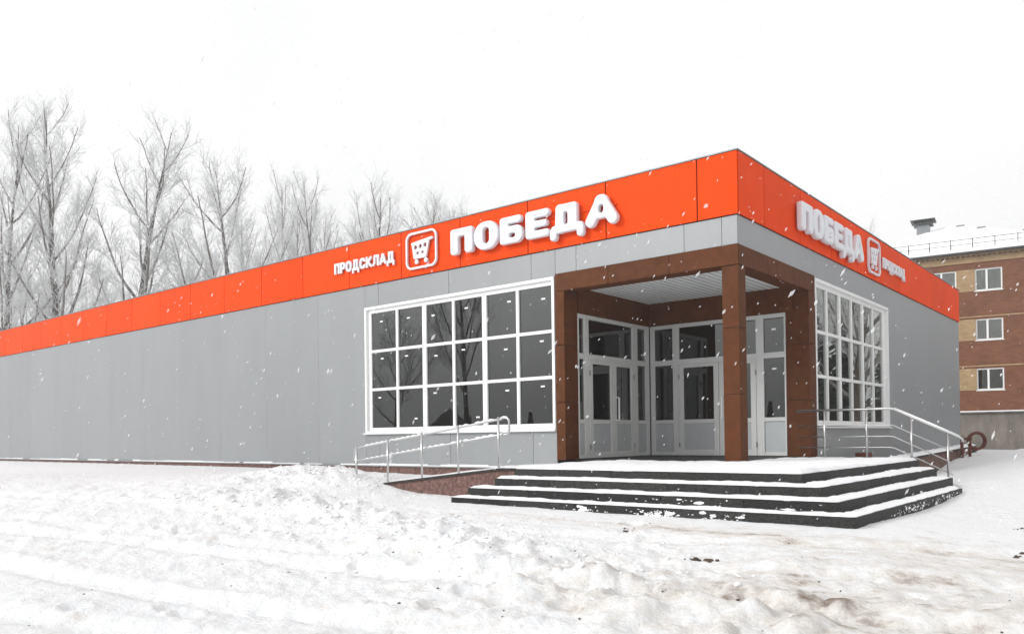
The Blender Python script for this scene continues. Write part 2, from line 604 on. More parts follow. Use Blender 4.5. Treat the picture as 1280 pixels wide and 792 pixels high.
# where traffic has ground sand into the snow
dirt = 0.05 + 0.34 * sstep(-1.0, 4.5, gx + 0.6 * fbm(gx / 2, gy / 2, 2, 50)) * sstep(-4.6, -6.6, gy - 0.1 * gx)
lane_d = np.exp(-((gy + 5.9 - 0.02 * gx) / 0.45) ** 2) * sstep(-4.5, -2, gx)
streak = np.exp(-((gy + 5.55 + 0.03 * gx + 0.10 * (gx - 1) * (gx > 1)) / 0.07) ** 2) * sstep(-2.5, 0, gx) * sstep(7, 3, gx)
dirt = dirt + 0.5 * streak + 0.42 * lane_d * (0.5 + fbm(gx / 1.2, gy / 0.3, 3, 61)) + 0.5 * np.clip(fbm(gx / 2.2, gy / 0.8, 3, 71), 0, 1) + 0.9 * sstep(0.25, 0.7, fbm(gx / 0.9, gy / 0.35, 4, 81)) * sstep(0, 3.5, gx)
dirt = dirt + 0.35 * sstep(1.0, 4.0, gx) * np.exp(-((gy + 9.3 - 0.16 * gx) / 0.9) ** 2)
dirt = dirt * sstep(-3.9, -5.2, gy) + 0.0
attr = ground.data.attributes.new('dirt', 'FLOAT', 'POINT')
attr.data.foreach_set('value', dirt.reshape(-1).astype(np.float32))


def gh(x, y):
    return float(ground_height(np.array([float(x)]), np.array([float(y)]))[0])


# ------------------------------------------------------------------ the shop
ZF, ZT = 4.19, 5.417         # fascia bottom and top
ZB = -0.698                  # cladding foot
ZP = -0.52                   # porch floor
LX, DY = -43.0, 20.3
shop = thing('shop_building', 'long low grey clad shop with an orange roof band and a glazed corner porch', 'building', (-20, 10, ZB))

# carcass (dark, behind the cladding)
cb = MB()
cb.box(LX, -10.74, 0.04, 0.24, ZB - 0.5, ZT - 0.03)
cb.box(-10.74, -4.3, 0.04, 0.24, 3.60, ZT - 0.03).box(-10.74, -4.3, 0.04, 0.24, ZB - 0.5, 0.15)
cb.box(-4.3, -0.04, 0.04, 0.24, 3.64, ZT - 0.03)
cb.box(-0.24, -0.04, 0.24, 4.18, 3.64, ZT - 0.03)
cb.box(-0.24, -0.04, 4.18, 10.3, 3.60, ZT - 0.03).box(-0.24, -0.04, 4.18, 10.3, ZB - 0.5, 0.15)
cb.box(-0.24, -0.04, 10.3, DY, ZB - 0.5, ZT - 0.03)
cb.box(LX, -0.04, DY, DY + 0.2, ZB - 0.5, ZT - 0.03)
cb.box(LX - 0.2, LX, 0.04, DY + 0.2, ZB - 0.5, ZT - 0.03)
cb.build('wall', M['backing'], shop)
MB().box(LX, -0.24, 0.24, DY, 4.9, 5.05).build('roof', M['snow'], shop)
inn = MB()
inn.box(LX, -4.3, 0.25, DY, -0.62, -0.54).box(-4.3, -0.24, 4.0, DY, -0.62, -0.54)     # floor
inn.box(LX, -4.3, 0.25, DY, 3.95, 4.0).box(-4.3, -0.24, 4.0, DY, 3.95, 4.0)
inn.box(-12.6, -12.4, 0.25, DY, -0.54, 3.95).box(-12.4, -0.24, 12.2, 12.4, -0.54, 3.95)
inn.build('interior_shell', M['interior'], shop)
shv = MB()
for sx in (-11.2, -9.0, -6.8):
    shv.box(sx, sx + 0.9, 3.0, 9.0, -0.54, 1.2)
shv.build('shelving_unit', M['interior'], shop)
cop = MB().box(LX - 0.03, 0.045, -0.05, 0.26, ZT - 0.004, ZT + 0.02).box(-0.26, 0.047, 0.26, DY + 0.2, ZT - 0.004, ZT + 0.02)
cop.build('coping', M['metal_grey'], shop)

G = 0.006
cache = {}


def panel(name, mat, axis, a0, a1, z0, z1, proud, th=0.03):
    """cladding piece on the long front (axis x, facing -Y) or on the side (axis y, facing +X)"""
    w, h = a1 - a0 - 2 * G, z1 - z0 - 2 * G
    key = (name, mat, axis, round(w, 3), round(h, 3), th)
    c = Vector(((a0 + a1) / 2, -proud + th / 2, z0 + G)) if axis == 'x' else Vector((proud - th / 2, (a0 + a1) / 2, z0 + G))
    if key in cache:
        return again(cache[key], c)
    b = MB()
    if axis == 'x':
        b.box(c.x - w / 2, c.x + w / 2, c.y - th / 2, c.y + th / 2, c.z, c.z + h)
    else:
        b.box(c.x - th / 2, c.x + th / 2, c.y - w / 2, c.y + w / 2, c.z, c.z + h)
    o = b.build(name, M[mat], shop, bevel=0.003)
    cache[key] = o
    return o


# orange band, one piece per cassette
G = 0.013
js = [0.036] + [-0.81 - 2.113 * i for i in range(30)]
js = [j for j in js if j > LX] + [LX]
for a, b in zip(js[1:], js[:-1]):
    panel('fascia_panel', 'orange', 'x', a, b, ZF, ZT, 0.035)
js = [-0.004] + [1.25 + 2.06 * i for i in range(9)] + [DY]
for a, b in zip(js[:-1], js[1:]):
    panel('fascia_panel', 'orange', 'y', a, b, ZF, ZT, 0.035)
# grey cladding
G = 0.004
jx = [0.0, -0.32, -1.12, -3.73]
for a, b in zip(jx[1:], jx[:-1]):
    panel('cladding_panel', 'grey', 'x', a, b, 3.633, ZF, 0.0)
panel('cladding_panel', 'grey', 'x', -4.30, -3.73, 3.633, ZF, 0.0)
for a, b in ((-4.98, -4.30), (-7.59, -4.98), (-10.21, -7.59), (-10.76, -10.21)):
    panel('cladding_panel', 'grey', 'x', a, b, 3.592, ZF, 0.0)
    panel('cladding_panel', 'grey', 'x', a, b, ZB, 0.158, 0.0)
x = -10.76
first = True
while x > LX:
    nx = max(LX, x - (2.07 if first else 2.62))
    G = 0.0016
    panel('cladding_panel', 'grey', 'x', nx, x, ZB, ZF, 0.0)
    x = nx
    first = False
for a, b in ((0.0, 1.4), (1.4, 4.16)):
    panel('cladding_panel', 'grey', 'y', a + 0.03 * (a == 0), b, 3.633, ZF, 0.0)
for a, b in ((4.16, 6.2), (6.2, 8.3), (8.3, 10.32)):
    panel('cladding_panel', 'grey', 'y', a, b, 3.592, ZF, 0.0)
    panel('cladding_panel', 'grey', 'y', a, b, ZB, 0.158, 0.0)
for i in range(4):
    a = 10.32 + i * (DY - 10.32) / 4
    panel('cladding_panel', 'grey', 'y', a, a + (DY - 10.32) / 4, ZB, ZF, 0.0)
# foot flashing, snow on it, granite plinth
MB().box(LX, -4.30, -0.06, 0.02, ZB - 0.03, ZB - 0.002).box(-0.02, 0.06, 4.2, DY, ZB - 0.03, ZB - 0.002).build('foot_flashing', M['grey'], shop)
sb = MB()
x = LX
while x < -4.4:
    w = random.uniform(0.2, 1.4)
    if random.random() < 0.82:
        sb.box(x, min(x + w, -4.31), -0.055 - random.uniform(0, 0.012), -0.003, ZB, ZB + random.uniform(0.015, 0.05))
    x += w
tag(sb.build('flashing_snow', M['snow'], shop), kind='stuff')
MB().box(LX, -4.30, -0.02, 0.3, -1.35, ZB - 0.031).box(-0.3, 0.02, 4.2, DY, -1.35, ZB - 0.031).build('plinth', M['granite_red'], shop)

# brown porch surround: beams, corner column, piers
BX = 0.33
G = 0.005
core = MB()
core.box(-4.28, -0.04, 0.02, BX - 0.02, 3.26, 3.62).box(-BX + 0.02, -0.02, BX, 4.15, 3.26, 3.62)
core.box(-4.28, -4.08, 0.02, 0.48, ZP, 3.26).box(-0.50, -0.02, 3.79, 4.15, ZP, 3.26).box(-BX + 0.03, -0.01, 0.01, BX - 0.03, ZP, 3.25)
core.build('surround_core', M['backing'], shop)
for a, b in ((-4.30, -2.90), (-2.90, -1.45), (-1.45, 0.018)):
    panel('beam_panel', 'brown', 'x', a, b, 3.24, 3.633, 0.02)
for a, b in ((-0.01, 1.44), (1.44, 2.85), (2.85, 4.18)):
    panel('beam_panel', 'brown', 'y', a, b, 3.24, 3.633, 0.02)
ub = MB().box(-4.06, -0.34, 0.012, BX, 3.232, 3.25).build('beam_soffit', M['brown'], shop)
ub = MB().box(-BX, -0.012, BX + 0.004, 3.76, 3.231, 3.25).build('beam_soffit', M['brown'], shop)
for (a, b) in ((ZP, 0.77), (0.77, 2.04), (2.04, 3.238)):
    # corner column: one folded cassette per course
    MB().box(-BX, 0.004, -0.004, BX, a + 0.006, b - 0.006).build('column_panel', M['brown'], shop, bevel=0.004)
    MB().box(-4.30, -4.06, -0.02, 0.50, a + 0.006, b - 0.006).build('pier_panel', M['brown'], shop, bevel=0.004)
    MB().box(-0.52, 0.022, 3.77, 4.18, a + 0.006, b - 0.006).build('pier_panel', M['brown'], shop, bevel=0.004)
MB().box(-4.30, -4.05, 0.51, 3.95, 2.80, 3.62).build('inner_fascia', M['brown'], shop)
MB().box(-4.05, -0.34, 3.74, 3.95, 2.80, 3.62).build('inner_fascia', M['brown'], shop)
MB().box(-0.34, -0.03, 3.765, 3.95, 3.26, 3.6).build('inner_fascia', M['brown'], shop)
MB().box(-4.3, -0.05, 0.05, 4.1, 3.60, 3.66).build('porch_roof', M['backing'], shop)
sl = MB()
x = -4.04
while x < -BX - 0.02:
    w = min(0.125, -BX - 0.005 - x)
    sl.box(x, x + w, BX + 0.002, 3.73, 3.370, 3.3755)
    x += 0.165
MB().box(-4.04, -BX - 0.004, BX + 0.003, 3.733, 3.3765, 3.386).build('soffit_board', M['metal_grey'], shop)
tag(sl.build('soffit_slats', M['soffit'], shop), kind='stuff')
MB().box(-4.3, -0.02, 0.33, 4.1, ZP - 0.4, ZP + 0.005).build('porch_floor', M['granite_dark'], shop)


# ---- windows
def window(axis, a0, a1, z0, z1, label):
    """white framed 6 x 3 shop window; a runs along the wall"""
    def bx(b, p0, p1, d0, d1, q0, q1):       # d = depth outwards (+ is out of the wall)
        if axis == 'x':
            b.box(p0, p1, -d1, -d0, q0, q1)
        else:
            b.box(d0, d1, p0, p1, q0, q1)
        return b
    f = MB()
    fw = 0.07
    bx(f, a0, a1, -0.10, 0.035, z1 - fw, z1)
    bx(f, a0, a1, -0.10, 0.035, z0, z0 + fw * 0.8)
    bx(f, a0, a0 + fw, -0.10, 0.033, z0 + fw * 0.8, z1 - fw)
    bx(f, a1 - fw, a1, -0.10, 0.033, z0 + fw * 0.8, z1 - fw)
    # inner sash frame set back
    gx0, gx1, gz0, gz1 = a0 + 0.20, a1 - 0.08 if axis == 'x' else a1 - 0.36, z0 + 0.14, z1 - 0.17
    if axis == 'y':
        gx0 = a0 + 0.03
    bx(f, a0 + fw, gx0, -0.12, -0.04, z0 + fw * 0.8, z1 - fw)
    bx(f, gx1, a1 - fw, -0.12, -0.04, z0 + fw * 0.8, z1 - fw)
    bx(f, gx0, gx1, -0.12, -0.04, z0 + fw * 0.8, gz0)
    bx(f, gx0, gx1, -0.12, -0.04, gz1, z1 - fw)
    w = f.build('window', M['white'], shop, bevel=0.003)
    w['label'] = label
    s = MB()
    bx(s, a0 - 0.02, a1 + 0.02, 0.0, 0.09, z0 - 0.035, z0 - 0.004)
    s.build('sill', M['white'], w)
    xs = [gx0 + (gx1 - gx0) * i / 6 for i in range(7)]
    zs = [gz0 + (gz1 - gz0) * i / 3 for i in range(4)]
    for i in range(1, 6):
        hw = 0.07 if i in (2, 4) else 0.04
        bx(MB(), xs[i] - hw, xs[i] + hw, -0.115, -0.03, gz0, gz1).build('mullion', M['white'], w, bevel=0.004)
    for i in range(1, 3):
        t = MB()
        for j in range(6):
            h0 = 0.07 if j in (2, 4) else 0.04
            h1 = 0.07 if j + 1 in (2, 4) else 0.04
            bx(t, xs[j] + (h0 if j else 0), xs[j + 1] - (h1 if j < 5 else 0), -0.112, -0.034, zs[i] - 0.036, zs[i] + 0.036)
        t.build('transom', M['white'], w)
    for i in range(6):
        for j in range(3):
            bx(MB(), xs[i], xs[i + 1], -0.09, -0.075, zs[j], zs[j + 1]).build('pane', M['glass'], w)
            if axis == 'x':
                sx = xs[i] + (0.28 if i < 4 else 0.62) + random.uniform(-0.06, 0.08)
                sz = zs[j + 1] - 0.26 + random.uniform(-0.06, 0.06)
                if (i, j) in ((3, 0),):
                    sx, sz = xs[i] + 0.7, zs[j] + 0.18
                if (i, j) in ((1, 0),):
                    sx, sz = xs[i] + 0.6, zs[j] + 0.2
                bx(MB(), sx, sx + 0.11, -0.074, -0.070, sz, sz + 0.036).build('sticker', M['sticker'], w)
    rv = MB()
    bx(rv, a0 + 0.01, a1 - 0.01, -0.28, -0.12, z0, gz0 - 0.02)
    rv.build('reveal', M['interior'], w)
    return w


window('x', -10.76, -4.325, 0.165, 3.588, 'wide white framed window of eighteen panes on the long front')
window('y', 4.185, 10.31, 0.165, 3.588, 'white framed window of narrow looking panes on the side beside the handrail')


# ---- porch glazing
def lfx(x0, x1, y0, y1, z0, z1):
    return MB().box(x0, x1, y0, y1, z0, z1)


def glazing_left():
    X1 = -4.06
    f = MB()
    z0, z1 = ZP + 0.02, 2.795
    for (y0, y1) in ((0.50, 0.56), (0.78, 0.95), (2.92, 3.14), (3.56, 3.72)):
        f.box(X1 - 0.10, X1, y0, y1, z0, z1)
    for (y0, y1) in ((0.56, 0.78), (0.95, 2.92), (3.14, 3.56)):
        f.box(X1 - 0.10, X1 - 0.004, y0, y1, 2.70, z1)
        f.box(X1 - 0.10, X1 - 0.004, y0, y1, 1.77, 1.90)
    for (y0, y1) in ((0.56, 0.78), (3.14, 3.56)):
        f.box(X1 - 0.10, X1 - 0.004, y0, y1, 0.30, 0.39)
        f.box(X1 - 0.10, X1 - 0.004, y0, y1, z0, -0.42)
    g = f.build('glazed_screen', M['doorw'], shop, bevel=0.004)
    g['label'] = 'glazed screen with double door on the left side of the porch'
    for (y0, y1) in ((0.56, 0.78), (0.95, 2.92), (3.14, 3.56)):
        lfx(X1 - 0.06, X1 - 0.05, y0, y1, 1.90, 2.70).build('pane', M['glass'], g)
    for (y0, y1) in ((0.56, 0.78), (3.14, 3.56)):
        lfx(X1 - 0.06, X1 - 0.05, y0, y1, 0.39, 1.77).build('pane', M['glass'], g)
        lfx(X1 - 0.06, X1 - 0.03, y0, y1, -0.42, 0.30).build('lower_panel', M['infill'], g)
    for k, (y0, y1) in enumerate(((0.955, 1.975), (1.985, 2.915))):
        d = MB()
        X = X1 + 0.012
        d.box(X - 0.07, X, y0, y0 + 0.13, z0, 1.765).box(X - 0.07, X, y1 - 0.12, y1, z0, 1.765)
        d.box(X - 0.07, X - 0.002, y0 + 0.13, y1 - 0.12, 1.68, 1.765).box(X - 0.07, X - 0.002, y0 + 0.13, y1 - 0.12, 0.29, 0.39)
        d.box(X - 0.07, X - 0.002, y0 + 0.13, y1 - 0.12, z0, -0.36)
        dd = d.build('door', M['doorw'], shop, bevel=0.004)
        dd['label'] = 'left leaf of the double door on the left of the porch' if k == 0 else 'leaf with a white pull handle on the left of the porch'
        lfx(X - 0.04, X - 0.03, y0 + 0.13, y1 - 0.12, 0.39, 1.68).build('pane', M['glass'], dd)
        lfx(X - 0.05, X - 0.02, y0 + 0.13, y1 - 0.12, -0.36, 0.29).build('lower_panel', M['infill'], dd)
        if k == 1:
            yh = y0 + 0.10
            MB().tube([(X, yh, 0.38), (X + 0.08, yh, 0.38), (X + 0.08, yh, 0.93), (X, yh, 0.93)], 0.018, 8).build('handle', M['white'], dd)
        for zz in (-0.3, 1.4):
            MB().tube([(X + 0.005, y0 - 0.0 if k == 0 else y1, zz), (X + 0.005, y0 if k == 0 else y1, zz + 0.12)], 0.016, 8).build('hinge', M['metal_grey'], dd)


def glazing_back():
    Y1 = 3.75
    f = MB()
    z0, z1 = ZP + 0.02, 2.795
    for (x0, x1) in ((-4.05, -3.93), (-3.41, -3.24), (-1.23, -1.05), (-0.555, -0.521)):
        f.box(x0, x1, Y1, Y1 + 0.10, z0, z1)
    for (x0, x1) in ((-3.93, -3.41), (-3.24, -1.23), (-1.05, -0.555)):
        f.box(x0, x1, Y1 + 0.004, Y1 + 0.10, 2.70, z1)
        f.box(x0, x1, Y1 + 0.004, Y1 + 0.10, 1.77, 1.90)
    for (x0, x1) in ((-3.93, -3.41), (-1.05, -0.555)):
        f.box(x0, x1, Y1 + 0.004, Y1 + 0.10, 0.30, 0.39)
        f.box(x0, x1, Y1 + 0.004, Y1 + 0.10, z0, -0.42)
    g = f.build('glazed_screen', M['doorw'], shop, bevel=0.004)
    g['label'] = 'glazed screen with double door across the back of the porch'
    for (x0, x1) in ((-3.93, -3.41), (-3.24, -1.23), (-1.05, -0.555)):
        lfx(x0, x1, Y1 + 0.05, Y1 + 0.06, 1.90, 2.70).build('pane', M['glass'], g)
    for (x0, x1) in ((-3.93, -3.41), (-1.05, -0.555)):
        lfx(x0, x1, Y1 + 0.05, Y1 + 0.06, 0.39, 1.77).build('pane', M['glass'], g)
        lfx(x0, x1, Y1 + 0.03, Y1 + 0.06, -0.42, 0.30).build('lower_panel', M['infill'], g)
    for z in (2.42, 1.50):
        lfx(-0.86, -0.76, Y1 + 0.045, Y1 + 0.049, z, z + 0.04).build('sticker', M['sticker'], g)
    for k, (x0, x1) in enumerate(((-3.235, -2.175), (-2.165, -1.235))):
        d = MB()
        Y = Y1 - 0.012
        d.box(x0, x0 + 0.12, Y, Y + 0.07, z0, 1.765).box(x1 - 0.13, x1, Y, Y + 0.07, z0, 1.765)
        d.box(x0 + 0.12, x1 - 0.13, Y + 0.002, Y + 0.07, 1.68, 1.765).box(x0 + 0.12, x1 - 0.13, Y + 0.002, Y + 0.07, 0.29, 0.39)
        d.box(x0 + 0.12, x1 - 0.13, Y + 0.002, Y + 0.07, z0, -0.36)
        dd = d.build('door', M['doorw'], shop, bevel=0.004)
        dd['label'] = 'wide door leaf in the back of the porch' if k == 0 else 'door leaf half hidden behind the brown corner column'
        lfx(x0 + 0.12, x1 - 0.13, Y + 0.03, Y + 0.04, 0.39, 1.68).build('pane', M['glass'], dd)
        lfx(x0 + 0.12, x1 - 0.13, Y + 0.02, Y + 0.05, -0.36, 0.29).build('lower_panel', M['infill'], dd)
        if k == 1:
            MB().tube([(x0 + 0.1, Y, 0.38), (x0 + 0.1, Y - 0.08, 0.38), (x0 + 0.1, Y - 0.08, 0.93), (x0 + 0.1, Y, 0.93)], 0.018, 8).build('handle', M['white'], dd)
        for zz in (-0.3, 1.4):
            xx = x0 if k == 0 else x1
            MB().tube([(xx, Y - 0.005, zz), (xx, Y - 0.005, zz + 0.12)], 0.016, 8).build('hinge', M['metal_grey'], dd)


glazing_left()
glazing_back()
bxo = MB().box(-0.98, -0.66, 4.2, 4.5, 0.36, 0.53).build('carton', M['white'])
tag(bxo, 'small white carton standing inside behind the pane right of the column', 'box')
shf = MB().box(-1.05, -0.58, 4.1, 4.6, 0.30, 0.355).build('inner_shelf', M['interior'], shop)


# ------------------------------------------------------------------ signs: letters traced from distance fields
def sd_rbox(X, Y, cx, cy, hx, hy, r):
    qx, qy = np.abs(X - cx) - hx + r, np.abs(Y - cy) - hy + r
    return np.hypot(np.maximum(qx, 0), np.maximum(qy, 0)) + np.minimum(np.maximum(qx, qy), 0) - r


def sd_cap(X, Y, x1, y1, x2, y2, r):
    dx, dy = x2 - x1, y2 - y1
    t = np.clip(((X - x1) * dx + (Y - y1) * dy) / (dx * dx + dy * dy + 1e-12), 0, 1)
    return np.hypot(X - x1 - t * dx, Y - y1 - t * dy) - r


def R4(x0, x1, y0, y1, r=0.08):
    return ('r', (x0 + x1) / 2, (y0 + y1) / 2, (x1 - x0) / 2, (y1 - y0) / 2, r)


def field(prims, X, Y):
    d = np.full(X.shape, 9.0)
    for p in prims:
        sub = p[0] == '-'
        q = p[1:] if sub else p
        e = sd_rbox(X, Y, *q[1:]) if q[0] == 'r' else sd_cap(X, Y, *q[1:])
        d = np.maximum(d, -e) if sub else np.minimum(d, e)
    return d


def contours(prims, x0, x1, y0, y1, step):
    xs = np.arange(x0 - 2 * step, x1 + 2.5 * step, step)
    ys = np.arange(y0 - 2 * step, y1 + 2.5 * step, step)
    X, Y = np.meshgrid(xs, ys, indexing='ij')
    D = field(prims, X, Y)
    D[D == 0] = 1e-9
    nxt, pos = {}, {}

    def ek(i, j, e):
        return {0: ('h', i, j), 1: ('v', i + 1, j), 2: ('h', i, j + 1), 3: ('v', i, j)}[e]

    def pt(k):
        t, i, j = k
        i2, j2 = (i + 1, j) if t == 'h' else (i, j + 1)
        a, b = D[i, j], D[i2, j2]
        s = a / (a - b)
        return (xs[i] + (xs[i2] - xs[i]) * s, ys[j] + (ys[j2] - ys[j]) * s)
    tbl = {1: [(3, 0)], 2: [(0, 1)], 3: [(3, 1)], 4: [(1, 2)], 5: [(3, 0), (1, 2)], 6: [(0, 2)], 7: [(3, 2)], 8: [(2, 3)], 9: [(2, 0)], 10: [(2, 3), (0, 1)], 11: [(2, 1)], 12: [(1, 3)], 13: [(1, 0)], 14: [(0, 3)]}
    ins = D < 0
    code = ins[:-1, :-1] * 1 + ins[1:, :-1] * 2 + ins[1:, 1:] * 4 + ins[:-1, 1:] * 8
    for i, j in zip(*np.nonzero((code > 0) & (code < 15))):
        for a, b in tbl[int(code[i, j])]:
            nxt[ek(i, j, a)] = ek(i, j, b)
    loops = []
    while nxt:
        k0, k = None, next(iter(nxt))
        k0 = k
        lp = []
        while k in nxt:
            lp.append(pt(k))
            k = nxt.pop(k)
        if len(lp) > 5:
            loops.append(lp)
    return loops


def sign_mesh(name, prims, bounds, step, depth, bevel):
    cu_ = bpy.data.curves.new(name, 'CURVE')
    cu_.dimensions = '2D'
    cu_.fill_mode = 'BOTH'
    for lp in contours(prims, *bounds, step):
        sp = cu_.splines.new('POLY')
        sp.points.add(len(lp) - 1)
        for i, (px, py) in enumerate(lp):
            sp.points[i].co = (px, py, 0, 1)
        sp.use_cyclic_u = True
    cu_.bevel_depth = bevel
    cu_.bevel_resolution = 2
    cu_.offset = -bevel - 0.2 * (bevel > 0.02) * bevel
    cu_.extrude = max(0.001, depth / 2 - bevel)
    o = bpy.data.objects.new('tmp', cu_)
    COL.objects.link(o)
    bpy.context.view_layer.update()
    me = bpy.data.meshes.new_from_object(o.evaluated_get(bpy.context.evaluated_depsgraph_get()))
    bpy.data.objects.remove(o)
    bpy.data.curves.remove(cu_)
    # stand it up: local x along the wall, z up, front towards -Y
    me.transform(Matrix.Translation((0, -depth / 2, 0)) @ Matrix.Rotation(R(90), 4, 'X'))
    me.materials.clear()
    me.materials.append(M['letter'])
    me.name = name
    return me


r8 = 0.075
BIG = {
    'П': (0.75, [R4(0, .28, 0, .64, .09), R4(.47, .75, 0, .64, .09), R4(0, .75, .43, .64, .08)]),
    'О': (0.78, [R4(0, .78, -.02, .66, .33), ('-',) + R4(.30, .48, .14, .50, .085)]),
    'Б': (0.70, [R4(0, .28, 0, .64, .09), R4(0, .66, .455, .64, .085), R4(0, .70, 0, .42, .20), R4(0, .3, 0, .2, .08), ('-',) + R4(.30, .46, .15, .235, .04)]),
    'Е': (0.69, [R4(0, .28, 0, .64, .09), R4(0, .69, .45, .64, .09), R4(0, .63, .235, .405, .08), R4(0, .69, 0, .185, .09)]),
    'Д': (0.92, [R4(.16, .72, .44, .64, .09), R4(.47, .75, .02, .64, .09), ('c', .27, .12, .29, .52, .13), R4(.02, .90, .0, .19, .09), R4(0, .20, -.15, .15, .09), R4(.72, .92, -.15, .15, .09), ('-',) + R4(.40, .48, .19, .44, .02)]),
    'А': (0.80, [('c', .125, .11, .365, .50, .135), ('c', .425, .50, .675, .11, .135), R4(.24, .56, .13, .27, .03), ('c', .37, .505, .42, .505, .15), ('-', 'c', .395, .315, .395, .375, .05)]),
}
t_ = 0.038
SMALL = {
    'П': (.23, [R4(0, .075, 0, .3, .012), R4(.155, .23, 0, .3, .012), R4(0, .23, .23, .3, .012)]),
    'Р': (.22, [R4(0, .075, 0, .3, .012), R4(0, .22, .10, .3, .08), ('-',) + R4(.075, .145, .165, .235, .03)]),
    'О': (.25, [R4(0, .25, 0, .3, .11), ('-',) + R4(.08, .17, .075, .225, .04)]),
    'Д': (.29, [R4(.05, .24, .235, .3, .012), R4(.165, .24, .0, .3, .012), ('c', .085, .05, .095, .27, .035), R4(0, .29, 0, .07, .012), R4(0, .065, -.07, .05, .01), R4(.225, .29, -.07, .05, .01)]),
    'С': (.24, [R4(0, .24, 0, .3, .11), ('-',) + R4(.08, .17, .075, .225, .04), ('-',) + R4(.12, .30, .115, .185, .01)]),
    'К': (.25, [R4(0, .075, 0, .3, .012), ('c', .08, .15, .20, .265, .036), ('c', .08, .15, .205, .036, .037)]),
    'Л': (.25, [R4(.06, .25, .235, .3, .012), R4(.175, .25, 0, .3, .012), ('c', .085, .27, .075, .10, .036), ('c', .075, .10, .03, .035, .034)]),
    'А': (.27, [('c', .04, .038, .125, .262, .037), ('c', .145, .262, .23, .038, .037), R4(.07, .20, .06, .12, .01)]),
}
MESH = {}
for ch, (w, pr) in BIG.items():
    MESH['B' + ch] = (sign_mesh('letter', pr, (0, w, -0.16, 0.67), 0.012, 0.14, 0.035), w)
for ch, (w, pr) in SMALL.items():
    MESH['S' + ch] = (sign_mesh('letter', pr, (0, w, -0.075, 0.305), 0.006, 0.05, 0.006), w)
RINGM = sign_mesh('ring', [R4(0, 1.12, 0, .95, .20), ('-',) + R4(.055, 1.065, .055, .895, .15)], (0, 1.12, 0, .95), 0.012, 0.06, 0.01)
basket = [('c', .235, .65, .30, .29, .02), ('c', .30, .29, .70, .29, .02), ('c', .70, .29, .80, .68, .02), ('c', .22, .655, .93, .72, .034)]
CARTM = None


def cart_mesh():
    # basket body: fill by stacking capsules between the two slanted sides
    pr = list(basket)
    for i in range(13):
        f = i / 12
        pr.append(('c', .235 + .065 * f, .65 - .36 * f, .80 - .10 * f, .66 - .37 * f, .032))
    for cx_, cy_, rr in ((.345, .555, .055), (.52, .565, .055), (.69, .575, .055), (.42, .40, .045), (.60, .405, .045)):
        pr.append(('-', 'c', cx_, cy_, cx_ + 1e-4, cy_, rr))
    pr.append(('c', .37, .185, .371, .185, .062))
    pr.append(('c', .71, .185, .711, .185, .062))
    return sign_mesh('cart', pr, (.15, 1.0, .1, .8), 0.008, 0.06, 0.008)


CARTM = cart_mesh()


def sign_root(name, label, side, a, z, cat='sign', group=None):
    loc = (a, -0.036, z) if side == 'x' else (0.036, a, z)
    o = thing(name, label, cat, loc, group)
    if side == 'y':
        o.rotation_euler = (0, 0, R(90))
    return o


def local_part(name, me, parent, loc):
    o = bpy.data.objects.new(name, me)
    COL.objects.link(o)
    o.parent = parent
    o.location = loc
    return o


def mesh_box(name, x0, x1, y0, y1, z0, z1, mat):
    b = MB().box(x0, x1, y0, y1, z0, z1)
    me = bpy.data.meshes.new(name)
    me.from_pydata(b.v, [], b.f)
    me.materials.append(mat)
    return me


def word(side, a, z, txt, kind, widths, label, off):
    root = sign_root('shop_sign', label, side, a, z)
    total = widths[-1]
    me = mesh_box('mounting_rail', 0.05, total - 0.1, -off + 0.002, -off + 0.030, 0.40 if kind == 'B' else 0.19, 0.43 if kind == 'B' else 0.21, M['orange'])
    local_part('mounting_rail', me, root, (0, 0, 0))
    if kind == 'B':
        me = mesh_box('mounting_rail', 0.05, total - 0.1, -off + 0.002, -off + 0.030, 0.12, 0.15, M['orange'])
        local_part('mounting_rail', me, root, (0, 0, 0))
    for ch, p in zip(txt, widths):
        mm, w = MESH[kind + ch]
        lt_ = local_part('letter', mm, root, (p, -off, 0))
        if side == 'y':
            lt_.scale = (0.94, 1, 1)


pos = [0.0, 0.775, 1.585, 2.35, 3.04, 4.0, 4.80]
word('x', -7.34, 4.47, 'ПОБЕДА', 'B', pos, 'big white rounded word ПОБЕДА on the orange band of the long front', 0.035)
word('y', 2.92, 4.43, 'ПОБЕДА', 'B', [p * 0.94 for p in pos], 'big white rounded word ПОБЕДА foreshortened on the orange band of the short side', 0.035)
ps = [0]
for ch in 'ПРОДСКЛАД':
    ps.append(ps[-1] + SMALL[ch][0] + 0.032)
k_ = 2.47 / (ps[-1] - 0.032)
ps = [p * k_ for p in ps]
word('x', -11.93, 4.65, 'ПРОДСКЛАД', 'S', ps, 'small white word ПРОДСКЛАД left of the cart emblem on the long front', 0.03)
word('y', 9.60, 4.63, 'ПРОДСКЛАД', 'S', [p * 0.95 for p in ps], 'small white word ПРОДСКЛАД right of the cart emblem on the short side', 0.03)
for side, a, z, lb in (('x', -9.01, 4.35, 'white shopping cart emblem in a rounded frame on the long front'), ('y', 8.20, 4.32, 'white shopping cart emblem in a rounded frame on the short side')):
    rt = sign_root('cart_emblem', lb, side, a, z)
    local_part('ring', RINGM, rt, (0, -0.02, 0))
    local_part('cart', CARTM, rt, (0.02, -0.02, 0))
    local_part('mounting_rail', mesh_box('mounting_rail', 0.02, 1.1, -0.018, -0.004, 0.40, 0.43, M['orange']), rt, (0, 0, 0))

